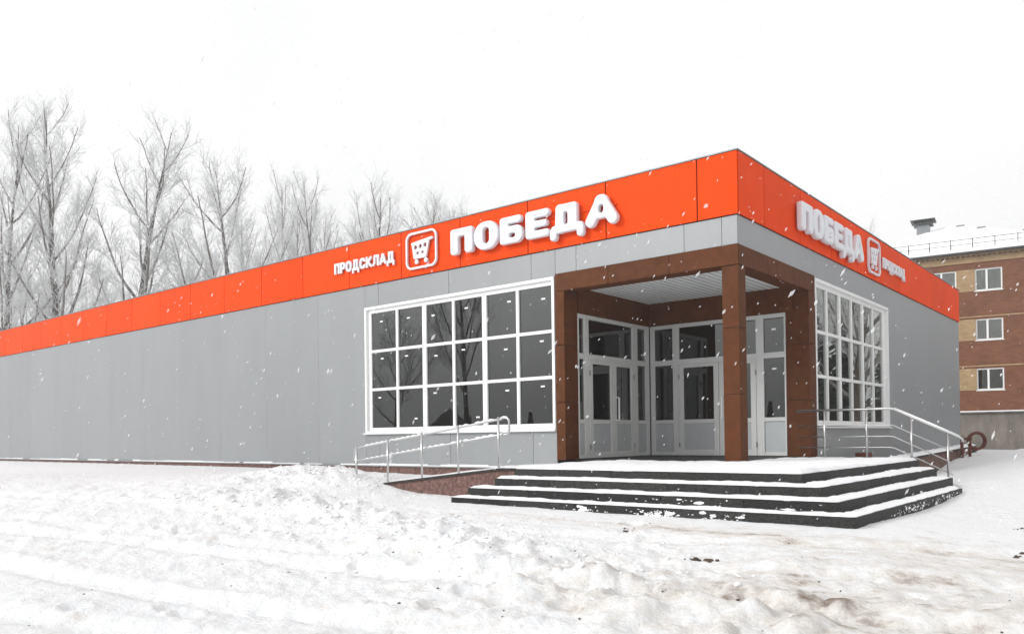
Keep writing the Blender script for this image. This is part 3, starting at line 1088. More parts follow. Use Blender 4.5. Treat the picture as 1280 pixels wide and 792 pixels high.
# ------------------------------------------------------------------ entrance steps, L shaped round the corner
steps = thing('entrance_steps', 'black granite steps with snow on every tread wrapping round the porch corner', 'steps', (0, -3, -1.1))
ST = [  # left x, right x, front y, right end y, top z
    (-2.62, 2.44, -3.60, 2.90, -0.55),
    (-2.72, 2.83, -4.02, 2.55, -0.70),
    (-3.00, 3.17, -4.40, 2.20, -0.85),
    (-3.15, 3.45, -4.66, 1.50, -1.00)]


def snow_strip(name, path_fn, n, m_, parent, seed):
    pass


def snow_sheet(name, x0, x1, y0, y1, z, th, parent, seed, wob=0.035, bare=0.0):
    nx, ny = max(3, int((x1 - x0) / 0.06)), max(3, int((y1 - y0) / 0.06))
    U, V = np.meshgrid(np.linspace(0, 1, nx), np.linspace(0, 1, ny), indexing='ij')
    Xg, Yg = x0 + U * (x1 - x0), y0 + V * (y1 - y0)
    e = np.minimum(np.minimum(U * (x1 - x0), (1 - U) * (x1 - x0)), np.minimum(V * (y1 - y0), (1 - V) * (y1 - y0)))
    Z = z + th * (0.25 + 0.75 * np.sqrt(np.clip(e / 0.07, 0, 1))) * (1 + 0.5 * fbm(Xg / 0.5, Yg / 0.5, 3, seed)) + 0.01 * fbm(Xg / 0.1, Yg / 0.1, 2, seed + 4)
    edge = e < 1e-6
    Xg = Xg + np.where(edge, wob * fbm(Xg / 0.25 + 5, Yg / 0.25, 3, seed + 9) - 0, 0)
    Yg = Yg + np.where(edge, wob * fbm(Xg / 0.25, Yg / 0.25 + 9, 3, seed + 13), 0)
    Z = np.where(edge, z - 0.004, Z)
    return tag(grid_obj(name, np.stack([Xg, Yg, Z], -1), M['snow'], parent), kind=None)


for i, (xl, xr, yf, ye, zt) in enumerate(ST):
    st = MB()
    zb = -1.5
    st.box(xl + 0.02, xr - 0.02, yf + 0.02, -0.06, zb, zt - 0.03)
    st.box(-0.02, xr - 0.02, -0.06, ye, zb, zt - 0.03)
    s = st.build('step', M['concrete'] if False else M['granite_dark'], steps)
    # facing slabs, one by one, along the front and the side
    def slab(x0, x1, y0, y1):
        MB().box(x0, x1, y0, y1, zt - 0.16, zt).build('riser_slab', M['granite_dark'], s, bevel=0.003)
    nfr = 5
    cuts = [xl + (xr - xl) * (k + random.uniform(-.08, .08) * (0 < k < nfr)) / nfr for k in range(nfr + 1)]
    for a, b in zip(cuts[:-1], cuts[1:]):
        slab(a + 0.002, b - 0.002, yf, yf + 0.04)
    nsd = 6
    cuts = [yf + 0.042 + (ye - yf - 0.042) * k / nsd for k in range(nsd + 1)]
    for a, b in zip(cuts[:-1], cuts[1:]):
        slab(xr - 0.04, xr, a + 0.002, b - 0.002)
    slab(xl, xl + 0.04, yf + 0.044, -0.1)
    # snow on the tread
    if i == 0:
        snow_sheet('tread_snow', xl + 0.0, xr - 0.02, yf + 0.012, -0.03, zt, 0.05, s, 100)
        snow_sheet('tread_snow', -0.0, xr - 0.02, -0.09, ye - 0.01, zt, 0.05, s, 110)
    else:
        pl, pr_, pf, pe, _ = ST[i - 1]
        snow_sheet('tread_snow', xl + 0.01, xr - 0.015, yf + 0.012, pf + 0.004, zt, 0.035, s, 100 + 7 * i)
        snow_sheet('tread_snow', pr_ - 0.004, xr - 0.015, pf - 0.06, ye - 0.01, zt, 0.035, s, 130 + 7 * i)
# snow stuck to the lower risers
cl = MB()


def blob(mb, c, r, sq=(1, 1, 1), k=5):
    b = len(mb.v)
    rings = 3
    mb.v.append((c[0], c[1], c[2] - r * sq[2]))
    for a in range(1, rings + 1):
        th = math.pi * a / (rings + 1)
        for q in range(k):
            w = 2 * math.pi * (q + 0.5 * a) / k
            rr = r * random.uniform(0.6, 1.3)
            mb.v.append((c[0] + rr * math.sin(th) * math.cos(w) * sq[0], c[1] + rr * math.sin(th) * math.sin(w) * sq[1], c[2] - rr * math.cos(th) * sq[2]))
    mb.v.append((c[0], c[1], c[2] + r * sq[2]))
    top = len(mb.v) - 1
    for q in range(k):
        mb.f.append((b, b + 1 + (q + 1) % k, b + 1 + q))
        for a in range(rings - 1):
            mb.f.append((b + 1 + a * k + q, b + 1 + a * k + (q + 1) % k, b + 1 + (a + 1) * k + (q + 1) % k, b + 1 + (a + 1) * k + q))
        mb.f.append((b + 1 + (rings - 1) * k + q, b + 1 + (rings - 1) * k + (q + 1) % k, top))
    mb.m += [0] * (k * (rings + 1))


def smear(mb, along, fixed, z, w, h, side):
    """thin irregular patch of packed snow pressed on a riser"""
    n = 9
    b = len(mb.v)
    ph = random.uniform(0, 6.3)
    out = []
    for q in range(n):
        a = 2 * math.pi * q / n
        k = random.uniform(0.55, 1.15)
        out.append((along + w * k * math.cos(a), z + h * k * math.sin(a)))
    if side:
        mb.v += [(fixed - 0.001, p, q) for p, q in out] + [(fixed + 0.008, along, z)]
    else:
        mb.v += [(p, fixed + 0.001, q) for p, q in out] + [(along, fixed - 0.008, z)]
    for q in range(n):
        mb.f.append((b + q, b + (q + 1) % n, b + n))
        mb.m.append(0)


for i, cnt in ((3, 300), (2, 60), (1, 12)):
    xl, xr, yf, ye, zt = ST[i]
    centres = [random.uniform(xl + 1.0, xr - 0.2) for _ in range(5)]
    side_c = [random.uniform(yf + 1.8, ye) for _ in range(5)]
    for k in range(cnt):
        big = random.random() < 0.12
        w = random.uniform(0.04, 0.10) if big else random.uniform(0.006, 0.03)
        h = random.uniform(0.012, 0.03) if big else random.uniform(0.004, 0.013)
        z = zt - 0.025 - 0.11 * random.random() ** 0.7
        if k % 2 == 0:
            cx_ = min(xr - 0.12, max(xl + 0.3, random.choice(centres) + random.gauss(0, 0.22)))
            smear(cl, cx_, yf, z, w, h, False)
        elif i == 3:
            smear(cl, min(ye - 0.1, random.choice(side_c) + random.gauss(0, 0.35)), xr, z, w, h, True)
tag(cl.build('stuck_snow', M['snow'], steps, smooth=True), kind='stuff')

# ------------------------------------------------------------------ ramp along the long front
ramp = thing('entrance_ramp', 'sloping access ramp faced with red granite left of the entrance steps', 'ramp', (-4.8, -1.8, -1.2))
x0, x1, xt = -6.45, -2.95, -2.62
zl, zh = -0.93, -0.545
pts = [(x0, -3.58, -1.5), (x1, -3.58, -1.5), (xt, -3.58, -1.5), (xt, -3.58, zh - 0.04), (x1, -3.58, zh - 0.04), (x0, -3.58, zl - 0.04)]
MB().prism(pts, (0, 3.5, 0)).build('ramp_body', M['granite_red'], ramp)
zk = lambda x: zl + (zh - zl) * (x - x0) / (x1 - x0)
MB().prism([(x0 - 0.05, -3.61, zl - 0.045), (x1, -3.61, zh - 0.038), (xt, -3.61, zh - 0.038), (xt, -3.61, zh), (x1, -3.61, zh), (x0 - 0.05, -3.61, zl - 0.005)], (0, 0.3, 0)).build('edge_slab', M['granite_dark'], ramp)
sn = []
for k in range(60):
    xx = x0 - 0.02 + (xt - x0 + 0.05) * k / 59
    zz = min(zh, zk(xx))
    for j in range(30):
        f = j / 29
        yy = -3.60 + 3.52 * f
        e = min(k, 59 - k, j * 3, 8) / 8
        # the foot of the ramp stays level across, its snow thins by the edge
        sn.append((xx + 0.01 * vnoise(np.array(k * 1.3), np.array(j * 0.7), 3), yy + (0.012 * math.sin(k * 2.1) if j == 0 else 0), zz + 0.004 + 0.045 * e * (0.6 + 0.6 * float(vnoise(np.array(xx * 3), np.array(yy * 3), 5)))))
grid_obj('ramp_snow', np.array(sn).reshape(60, 30, 3), M['snow'], ramp)
# snow piled along the wall side of the ramp
# ramp railing
rr = thing('ramp_handrail', 'low stainless handrail on five posts descending along the ramp', 'handrail', (-5, -3.5, -0.9))
PX = [(-3.01, -0.55, 0.37), (-4.0, -0.66, 0.24), (-4.97, -0.77, 0.12), (-5.95, -0.90, 0.00), (-6.92, -1.00, -0.14)]
for (px, zb, zt) in PX:
    MB().tube([(px, -3.56, zb), (px, -3.56, zt)], 0.021, 10).build('post', M['steel'], rr, smooth=True)
    for dz in (0.06, 0.34):
        MB().tube([(px, -3.56, zt - dz), (px + 0.01, -3.52, zt - dz), (px + 0.05, -3.49, zt - dz + 0.03)], 0.008, 6).build('bracket', M['steel'], rr, smooth=True)
sl_ = (0.37 + 0.14) / (6.92 - 3.01)
top = lambda x: 0.335 + sl_ * (x + 3.01)
ry = -3.48


def arc(cx_, cz_, r, a0, a1, n=6):
    return [(cx_ + r * math.cos(a), ry, cz_ + r * math.sin(a)) for a in [a0 + (a1 - a0) * k / n for k in range(n + 1)]]


loop = [(-6.95, ry, top(-6.95)), (-3.0, ry, top(-3.0))] + [(-2.95, ry, top(-2.95) + 0.01)] + arc(-2.90, top(-2.90) - 0.07, 0.075, R(95), R(0), 5) + [(-2.825, ry, top(-2.86) - 0.20)] + arc(-2.90, top(-2.90) - 0.22, 0.075, R(0), R(-90), 5) + [(-2.95, ry, top(-2.95) - 0.28), (-6.95, ry, top(-6.95) - 0.27)] + arc(-7.0, top(-7.0) - 0.20, 0.07, R(-90), R(-180), 4) + arc(-7.0, top(-7.0) - 0.07, 0.07, R(180), R(90), 4) + [(-6.95, ry, top(-6.95))]
MB().tube(loop, 0.021, 8, cap=False).build('rail', M['steel'], rr, smooth=True)
rs = MB()
for k in range(26):
    a = -6.9 + k * 0.155
    if random.random() < 0.75:
        rs.tube([(a, ry, top(a) + 0.022), (a + 0.07, ry, top(a + 0.07) + 0.03), (a + 0.15, ry, top(a + 0.15) + 0.022)], [0.008, 0.014, 0.008], 6)
        rs.tube([(a, ry, top(a) - 0.26), (a + 0.07, ry, top(a + 0.07) - 0.25), (a + 0.15, ry, top(a + 0.15) - 0.26)], [0.008, 0.012, 0.008], 6)
tag(rs.build('rail_snow', M['snow'], rr, smooth=True), kind='stuff')

# ------------------------------------------------------------------ stair handrail at the right end
rh = thing('stair_handrail', 'stainless handrail with three thin lower bars at the right end of the steps', 'handrail', (1.7, 2.9, -0.8))
Y2 = 2.9
for px, zb, zt in ((0.61, -0.54, 0.47), (1.46, -0.54, 0.47), (2.31, -0.80, 0.29), (2.96, -1.12, -0.03)):
    MB().tube([(px, Y2, zb), (px, Y2, zt)], 0.021, 10).build('post', M['steel'], rh, smooth=True)
MB().tube([(0.03, Y2, 0.49), (1.90, Y2, 0.49), (1.98, Y2, 0.48), (3.16, Y2, -0.105), (3.21, Y2, -0.14), (3.215, Y2, -0.20)], 0.026, 10).build('rail', M['steel'], rh, smooth=True)
for dz in (0.335, 0.56, 0.785):
    MB().tube([(0.03, Y2, 0.49 - dz), (1.90, Y2, 0.49 - dz), (1.98, Y2, 0.48 - dz), (3.04, Y2, -0.045 - dz)], 0.011, 8).build('bar', M['steel'], rh, smooth=True)
rs = MB()
rs.tube([(2.0, Y2, 0.495), (2.3, Y2, 0.345), (2.7, Y2, 0.148), (3.16, Y2, -0.078)], [0.012, 0.02, 0.022, 0.012], 6)
tag(rs.build('rail_snow', M['snow'], rh, smooth=True), kind='stuff')

# retaining wall of the area along the short side
rw = thing('retaining_wall', 'low red granite retaining wall with a dark capping along the short side', 'wall', (1.2, 10, -1.0))
MB().prism([(1.0, 4.0, -1.4), (1.0, 15.3, -1.4), (1.0, 15.3, -0.50), (1.0, 4.0, -0.72)], (0.3, 0, 0)).build('wall_body', M['granite_red'], rw)
MB().prism([(0.97, 4.0, -0.716), (0.97, 15.4, -0.496), (0.97, 15.4, -0.45), (0.97, 4.0, -0.67)], (0.36, 0, 0)).build('capping', M['granite_dark'], rw)
MB().box(0.96, 1.34, 15.1, 15.5, -1.4, -0.452).build('end_pier', M['granite_dark'], rw)
P = np.zeros((60, 5, 3))
for k in range(60):
    for j in range(5):
        yy = 4.0 + 11.5 * k / 59
        P[k, j] = (0.96 + 0.38 * j / 4, yy, -0.67 + 0.22 * k / 59 + (0.0 if j in (0, 4) else 0.05 + 0.02 * math.sin(k * 1.7)))
grid_obj('wall_snow', P, M['snow'], rw)
stub = MB().box(0.55, 0.85, 5.2, 5.5, -0.9, -0.46).build('brick_stub', M['rust'])
tag(stub, 'short red brick stub sticking out of the snow behind the steps', 'brick stub')

# half sunk painted tyre beyond the snow bank
ty = MB()
cy_, n_ = Vector((1.78, 12.9, -0.28)), 28
for a in range(n_):
    pass
tb = bmesh.new()
ringv = []
ax = Vector((cr.x, cr.y, 0)).normalized()
for a in range(n_):
    th = 2 * math.pi * a / n_
    rowv = []
    for b in range(8):
        ph = 2 * math.pi * b / 8
        rad_ = 0.245 + 0.045 * math.cos(ph)
        p = ax * (rad_ * math.cos(th)) + Vector((0, 0, rad_ * math.sin(th))) + ax.cross(Vector((0, 0, 1))) * (0.075 * math.sin(ph))
        rowv.append(tb.verts.new(p))
    ringv.append(rowv)
for a in range(n_):
    for b in range(8):
        tb.faces.new((ringv[a][b], ringv[(a + 1) % n_][b], ringv[(a + 1) % n_][(b + 1) % 8], ringv[a][(b + 1) % 8]))
bmesh.ops.recalc_face_normals(tb, faces=tb.faces)
tm = bpy.data.meshes.new('tyre')
tb.to_mesh(tm)
tb.free()
tm.materials.append(M['rust'])
for p in tm.polygons:
    p.use_smooth = True
tyre = place('garden_tyre', tm, cy_)
tag(tyre, 'rust red painted tyre standing in the snow by the concrete base', 'tyre')
st2 = MB().tube([(1.42, 12.7, -0.8), (1.42, 12.7, -0.14)], 0.045, 8).tube([(1.62, 12.75, -0.8), (1.62, 12.75, -0.16)], 0.04, 8).tube([(1.38, 12.7, -0.2), (1.68, 12.76, -0.22)], 0.035, 8).build('rusty_bracket', M['rust'])
tag(st2, 'rusty pipe bracket beside the red tyre', 'pipe bracket')

# ------------------------------------------------------------------ brick apartment block
O = Vector((-3.2328, 37.9472, 0))
UN = Vector((0.1391731, -0.99026807, 0))     # outwards


def apartment(label):
    root = thing('apartment_block', label, 'building', tuple(O + UD * (-0.7) - UN * 7 + Vector((0, 0, -1.2))))

    def bx(mb, u0, u1, d0, d1, z0, z1):
        """u along the facade, d inwards"""
        p = [O + UD * u - UN * d + Vector((0, 0, z0)) for u, d in ((u0, d0), (u1, d0), (u1, d1), (u0, d1))]
        mb.prism(p, (0, 0, z1 - z0))
        return mb
    U0, U1, D = -6.9, 5.6, 26.0
    cols = [(-5.1, -3.75), (-1.41, -0.06), (0.87, 2.22)]
    rows = [(8.03, 9.29), (5.21, 6.42), (2.36, 3.60)]
    # red walls built round the openings
    wl_ = MB()
    zs = [1.17]
    for z0, z1 in reversed(rows):
        zs += [z0, z1]
    zs.append(9.66)
    for k in range(len(zs) - 1):
        if k % 2 == 0:
            bx(wl_, U0, U1, 0, 0.4, zs[k], zs[k + 1])
        else:
            us = [U0] + [v for c in cols for v in c] + [U1]
            for q in range(0, len(us) - 1, 2):
                if us[q] == -0.06:
                    continue
                bx(wl_, us[q], us[q + 1], 0, 0.4, zs[k], zs[k + 1])
    bx(wl_, U0, U0 + 0.4, 0.4, D, 1.17, 9.66)
    bx(wl_, U1 - 0.4, U1, 0.4, D, 1.17, 9.66)
    bx(wl_, U0, U1, D, D + 0.3, 1.17, 9.66)
    wl_.build('wall', M['brick_red'], root)
    for z0, z1 in rows:
        bx(MB(), -0.06, 0.87, -0.015, 0.4, z0, z1).build('brick_panel', M['brick_yellow'], root)
        bx(MB(), -6.0, -5.1, -0.012, 0.0 - 0.001, z0, z1).build('brick_panel', M['brick_yellow'], root)
    for z0, z1 in rows[1:]:
        bx(MB(), -0.4, 3.6, -0.03, -0.001, z1 + 0.10, z1 + 0.17).build('lintel_course', M['brick_yellow'], root)
    bx(MB(), U0 - 0.02, U1 + 0.02, -0.06, 0.4, 9.66, 10.0).build('cornice_band', M['brick_yellow'], root)
    bx(MB(), U0 - 0.05, U1 + 0.05, -0.16, 0.4, 10.08, 10.22).build('cornice_band', M['brick_yellow'], root)
    bx(MB(), U0 - 0.03, U1 + 0.03, -0.04, 0.4, 10.0, 10.08).build('cornice_red_course', M['brick_red'], root)  # thin red brick course between the two yellow bands
    dn = MB()
    u = U0
    while u < U1:
        bx(dn, u, u + 0.12, -0.13, -0.041, 10.0, 10.078)
        u += 0.26
    tag(dn.build('dentils', M['brick_yellow'], root), kind='stuff')
    # concrete base and ledge
    bx(MB(), U0 + 0.05, U1 - 0.05, 0.03, D, -1.8, 1.06).build('base_wall', M['concrete'], root)
    bx(MB(), U0 - 0.1, U1 + 0.1, -0.14, 0.4, 1.06, 1.12).build('ledge', M['concrete'], root)
    bx(MB(), U0 - 0.12, U1 + 0.12, -0.16, -0.002, 1.121, 1.18).build('ledge_snow', M['snow'], root)
    # windows
    for r_i, (z0, z1) in enumerate(rows):
        for c_i, (u0, u1) in enumerate(cols):
            f = MB()
            fw = 0.075
            bx(f, u0, u1, 0.06, 0.14, z1 - fw, z1)
            bx(f, u0, u1, 0.06, 0.14, z0, z0 + fw)
            bx(f, u0, u0 + fw, 0.06, 0.14, z0 + fw, z1 - fw)
            bx(f, u1 - fw, u1, 0.06, 0.14, z0 + fw, z1 - fw)
            um = u0 + (u1 - u0) * 0.43
            bx(f, um - 0.05, um + 0.05, 0.058, 0.138, z0 + fw, z1 - fw)
            w = f.build('window', M['white'], root)
            bx(MB(), u0 + fw, um - 0.05, 0.09, 0.10, z0 + fw, z1 - fw).build('pane', M['glass_far'], w)
            bx(MB(), um + 0.05, u1 - fw, 0.09, 0.10, z0 + fw, z1 - fw).build('pane', M['glass_far'], w)
            bx(MB(), u0 - 0.04, u1 + 0.04, -0.05, 0.058, z0 - 0.05, z0 - 0.002).build('sill', M['white'], w)
            rv = MB()
            bx(rv, u0 - 0.02, u1 + 0.02, 0.41, 1.6, z0 - 0.1, z1 + 0.1)
            rv.build('room', M['interior'], w)
            if r_i < 2:
                # gathered curtain drawn across the room side
                for (a, b) in ((u0 + 0.05, um - 0.02), (um + 0.03, u1 - 0.05)):
                    n = 26
                    P = np.zeros((n, 2, 3))
                    for k in range(n):
                        uu = a + (b - a) * k / (n - 1)
                        pp = O + UD * uu - UN * (0.15 + 0.02 * math.sin(k * 1.5))
                        P[k, 0] = (pp.x, pp.y, z0 + 0.02)
                        P[k, 1] = (pp.x, pp.y, z1 - 0.02)
                    cu2 = grid_obj('curtain', P, M['curtain'], w)
    # hipped roof under snow
    e = 0.55
    ez, rz, dr = 10.24, 13.7, 7.6
    c = lambda u, d, z: O + UD * u - UN * d + Vector((0, 0, z))
    um = (U0 + U1) / 2
    rf = MB()
    v = [c(U0 - e, -e, ez), c(U1 + e, -e, ez), c(U1 + e, D + e, ez), c(U0 - e, D + e, ez), c(um, dr, rz), c(um, D - dr, rz)]
    th = Vector((0, 0, 0.13))
    rf.v += [tuple(p) for p in v] + [tuple(p + th) for p in v[:4]]
    rf.f += [(6, 7, 4), (7, 8, 5, 4), (8, 9, 5), (9, 6, 4, 5), (0, 1, 7, 6), (1, 2, 8, 7), (2, 3, 9, 8), (3, 0, 6, 9), (3, 2, 1, 0)]
    rf.m += [0] * 9
    rfo = rf.build('roof', M['snow'], root)
    # eave board, slightly recessed below the snow
    ev = MB()
    bx(ev, U0 - e + 0.02, U1 + e - 0.02, -e + 0.02, 0.3, ez - 0.09, ez - 0.004)
    ev.build('eave', M['metal_dark'], rfo)
    # snow guard
    sg = MB()
    u = U0
    while u < U1 + 0.3:
        q = c(u, -0.28, ez + 0.18)
        sg.tube([q, q + Vector((0, 0, 0.62))], 0.022, 5)
        sg.tube([q + Vector((0, 0, 0.5)), c(u, 0.25, ez + 0.42)], 0.016, 4)
        u += 1.1
    sg.tube([c(U0, -0.28, ez + 0.76), c(U1 + 0.3, -0.28, ez + 0.76)], 0.017, 5)
    sg.tube([c(U0, -0.28, ez + 0.48), c(U1 + 0.3, -0.28, ez + 0.48)], 0.014, 5)
    sg.build('snow_guard', M['metal_dark'], rfo)
    # vent stack
    ch = MB()
    bx(ch, -2.55, -1.8, 6.0, 6.8, 12.3, 13.6)
    cho = ch.build('chimney', M['metal_grey'], rfo)
    hd = MB()
    bx(hd, -2.9, -1.45, 5.7, 7.1, 13.84, 13.90)
    bx(hd, -2.75, -1.6, 5.8, 7.0, 13.61, 13.66)
    hdo = hd.build('chimney_cap', M['metal_dark'], root)
    bx(MB(), -2.86, -1.5, 5.75, 7.05, 13.901, 13.96).build('cap_snow', M['snow'], root)
    pp = MB()
    for (a, b) in ((-2.65, 5.9), (-1.7, 5.9), (-2.65, 6.9), (-1.7, 6.9), (-2.2, 5.9)):
        q = c(a, b, 13.65)
        pp.tube([q, q + Vector((0, 0, 0.19))], 0.05, 5)
    pp.build('cap_posts', M['metal_dark'], root)
    for (a, b, s_) in ((0.9, 5.2, 0.3), (3.3, 3.0, 0.2), (-0.3, 6.6, 0.3)):
        q = MB()
        zr = ez + 0.13 + (rz - ez - 0.13) * min((b + e) / (dr + e), (U1 + e - a) / (U1 + e - um))
        bx(q, a, a + s_ * 1.6, b, b + s_, zr - 0.2, zr + 0.10)
        q.build('roof_vent', M['metal_grey'], root)
    return root


block = apartment('red brick apartment block with yellow brick between its windows and a snowy hip roof')


def copy_tree(o, parent=None):
    c = o.copy()
    COL.objects.link(c)
    c.parent = parent
    for ch in list(o.children):
        copy_tree(ch, c)
    return c


for lb, x, y, a in (('unseen brick apartment block added east of the yard to screen sky light, nearer of the two', 34, 4, -1.35), ('unseen brick apartment block added east of the yard to screen sky light, farther of the two', 37, 26, -1.35)):
    b2 = copy_tree(block)  # out-of-view copy added to keep sky light off the short side
    b2.location = (x, y, -1.2)
    b2.rotation_euler = (0, 0, a)
    b2['label'] = lb
    b2['group'] = 'unseen apartment blocks added to darken the short side'

# ------------------------------------------------------------------ trees


def tree_meshes(seed, H=25.0, trunk_r=0.27, kind=0, lean=0.0):
    rd = random.Random(seed)
    tr, lb, tw = MB(), MB(), []       # trunk, limbs, twigs (collected as numpy)

    SB = 1      # material slot of the thin rimed branches

    def walk(p, d, L, n, up, wob):
        pts = [p.copy()]
        for i in range(n):
            d = (d + Vector((rd.gauss(0, wob), rd.gauss(0, wob), rd.gauss(0, wob * 0.6) + up))).normalized()
            p = p + d * (L / n)
            pts.append(p.copy())
        return pts

    def taper(r0, r1, n):
        return [r0 + (r1 - r0) * i / (n - 1) for i in range(n)]

    def side(d, ang):
        a = d.orthogonal().normalized()
        a = Matrix.Rotation(rd.uniform(0, 2 * math.pi), 3, d) @ a
        return (d * math.cos(ang) + a * math.sin(ang)).normalized()

    def twigs(pts, dens, L):
        tot = sum((pts[i + 1] - pts[i]).length for i in range(len(pts) - 1))
        n = max(1, int(tot * dens))
        for k in range(n):
            t = (k + rd.random()) / n
            i = min(int(t * (len(pts) - 1)), len(pts) - 2)
            f = t * (len(pts) - 1) - i
            p = pts[i].lerp(pts[i + 1], f)
            d = (pts[i + 1] - pts[i]).normalized()
            s = side(d, rd.uniform(0.45, 1.0))
            s = (s + Vector((0, 0, 0.25))).normalized()
            l = L * rd.uniform(0.5, 1.15)
            mid = p + s * l * 0.5
            s2 = (s + Vector((rd.gauss(0, .15), rd.gauss(0, .15), 0.15 + rd.gauss(0, .1)))).normalized()
            end = mid + s2 * l * 0.5
            tw.append((p, mid, end, 0.0115))
            for q in range(3):
                b = p.lerp(mid, rd.random()) if q < 1 else mid.lerp(end, rd.random())
                s3 = side(s2, rd.uniform(0.4, 0.9))
                e2 = b + (s3 + Vector((0, 0, .2))) * l * rd.uniform(.25, .5)
                tw.append((b, b.lerp(e2, 0.5), e2, 0.009))

    nt = 14
    tp = walk(Vector((0, 0, -1.0)), Vector((lean, 0, 1)).normalized(), H * (0.94 if kind == 0 else 0.72), nt, 0.03, 0.035)
    trr = [trunk_r * (1 - 0.93 * (i / nt) ** 0.9) for i in range(nt + 1)]
    tr.tube(tp, trr, 9)
    limbs = []
    nl = 17 if kind == 0 else 12
    for k in range(nl):
        t = 0.20 + 0.76 * (k + rd.random() * 0.6) / nl
        i = min(int(t * nt), nt - 1)
        p = tp[i].lerp(tp[i + 1], t * nt - i)
        az = k * 2.4 + rd.uniform(-.4, .4)
        an = rd.uniform(0.5, 0.8) if kind == 0 else rd.uniform(0.6, 1.05)
        d = Vector((math.sin(an) * math.cos(az), math.sin(an) * math.sin(az), math.cos(an)))
        L = H * (0.40 if kind == 0 else 0.46) * (1.12 - t) ** 0.75 * rd.uniform(0.7, 1.1)
        r0 = trr[i] * rd.uniform(0.32, 0.55) + 0.02
        lp = walk(p, d, L, 8, 0.12, 0.06)
        lb.tube(lp, taper(r0, 0.022, 9), 6, cap=False)
        limbs.append((lp, r0, L))
    for lp, r0, L in limbs + [(tp[9:], 0.06, H * 0.3)]:
        nb = max(3, int(L / 0.62))
        for k in range(nb):
            t = 0.18 + 0.80 * (k + rd.random()) / nb
            i = min(int(t * (len(lp) - 1)), len(lp) - 2)
            p = lp[i].lerp(lp[i + 1], t * (len(lp) - 1) - i)
            d = side((lp[i + 1] - lp[i]).normalized(), rd.uniform(0.45, 0.85))
            l2 = (L * 0.36 * (1.15 - t) + 0.7) * rd.uniform(0.6, 1.15)
            bp_ = walk(p, d, l2, 5, 0.10, 0.09)
            lb.tube(bp_, taper(max(0.018, r0 * 0.32 * (1.1 - t)), 0.012, 6), 4, SB, cap=False)
            twigs(bp_, 5.5, 0.95)
            for q in range(max(1, int(l2 / 0.9))):
                t2 = 0.25 + 0.7 * rd.random()
                i2 = min(int(t2 * 5), 4)
                p3 = bp_[i2]
                d3 = side((bp_[i2 + 1] - bp_[i2]).normalized(), rd.uniform(0.4, 0.8))
                b3 = walk(p3, d3, l2 * 0.42, 3, 0.1, 0.1)
                lb.tube(b3, taper(0.014, 0.009, 4), 3, SB, cap=False)
                twigs(b3, 6.0, 0.75)
        twigs(lp[len(lp) // 2:], 2.0, 0.9)
    # twigs into one numpy mesh: three sided spikes
    n = len(tw)
    A = np.array([[tuple(a), tuple(b), tuple(c_)] for a, b, c_, _ in tw])
    rr_ = np.array([t[3] for t in tw])
    d = A[:, 2] - A[:, 0]
    d /= np.linalg.norm(d, axis=1)[:, None] + 1e-9
    ref = np.where(np.abs(d[:, 2:3]) < 0.9, np.array([[0, 0, 1.0]]), np.array([[1.0, 0, 0]]))
    a = np.cross(d, ref)
    a /= np.linalg.norm(a, axis=1)[:, None]
    b = np.cross(d, a)
    V = np.zeros((n, 7, 3))
    for q in range(3):
        w = 2 * math.pi * q / 3
        o = (a * math.cos(w) + b * math.sin(w)) * rr_[:, None]
        V[:, q] = A[:, 0] + o
        V[:, 3 + q] = A[:, 1] + o * 0.8
    V[:, 6] = A[:, 2]
    base = (np.arange(n) * 7)[:, None]
    T = []
    for q in range(3):
        q2 = (q + 1) % 3
        T += [base + np.array([[q, q2, 3 + q2]]), base + np.array([[q, 3 + q2, 3 + q]]), base + np.array([[3 + q, 3 + q2, 6]])]
    T = np.concatenate(T)
    me = bpy.data.meshes.new('crown')
    me.vertices.add(n * 7)
    me.vertices.foreach_set('co', V.reshape(-1).astype(np.float32))
    me.loops.add(T.size)
    me.loops.foreach_set('vertex_index', T.reshape(-1).astype(np.int32))
    me.polygons.add(len(T))
    me.polygons.foreach_set('loop_start', np.arange(0, T.size, 3, dtype=np.int32))
    me.update(calc_edges=True)
    me.materials.append(M['twig'])
    out = []
    for nm, mb, mt in (('trunk', tr, M['bark']), ('limbs', lb, M['limb'])):
        q = bpy.data.meshes.new(nm)
        q.from_pydata(mb.v, [], mb.f)
        q.materials.append(mt)
        if nm == 'limbs':
            q.materials.append(M['rime'])
            q.polygons.foreach_set('material_index', mb.m)
        q.polygons.foreach_set('use_smooth', [True] * len(mb.f))
        q.update()
        out.append(q)
    return out + [me]


VAR = [tree_meshes(11, 25, 0.33), tree_meshes(23, 25, 0.32), tree_meshes(37, 22, 0.30, 1), tree_meshes(52, 24, 0.27, 0), tree_meshes(71, 14, 0.10, 1, 0.12)]
VH = []
for _t in VAR:
    _z = np.zeros(len(_t[2].vertices) * 3)
    _t[2].vertices.foreach_get('co', _z)
    VH.append(float(np.percentile(_z[2::3], 99.7)))


def tree(label, x, y, z, var, h, rot, group='frosted bare trees behind the shop', name='bare_tree', sx=1.0):
    t = thing(name, label, 'tree', (x, y, z), group)
    s = h / VH[var]
    t.scale = (s * sx, s * sx, s)
    t.rotation_euler = (0, 0, rot)
    for nm, me in zip(('trunk', 'limbs', 'crown'), VAR[var]):
        local_part(nm, me, t, (0, 0, 0))
    return t


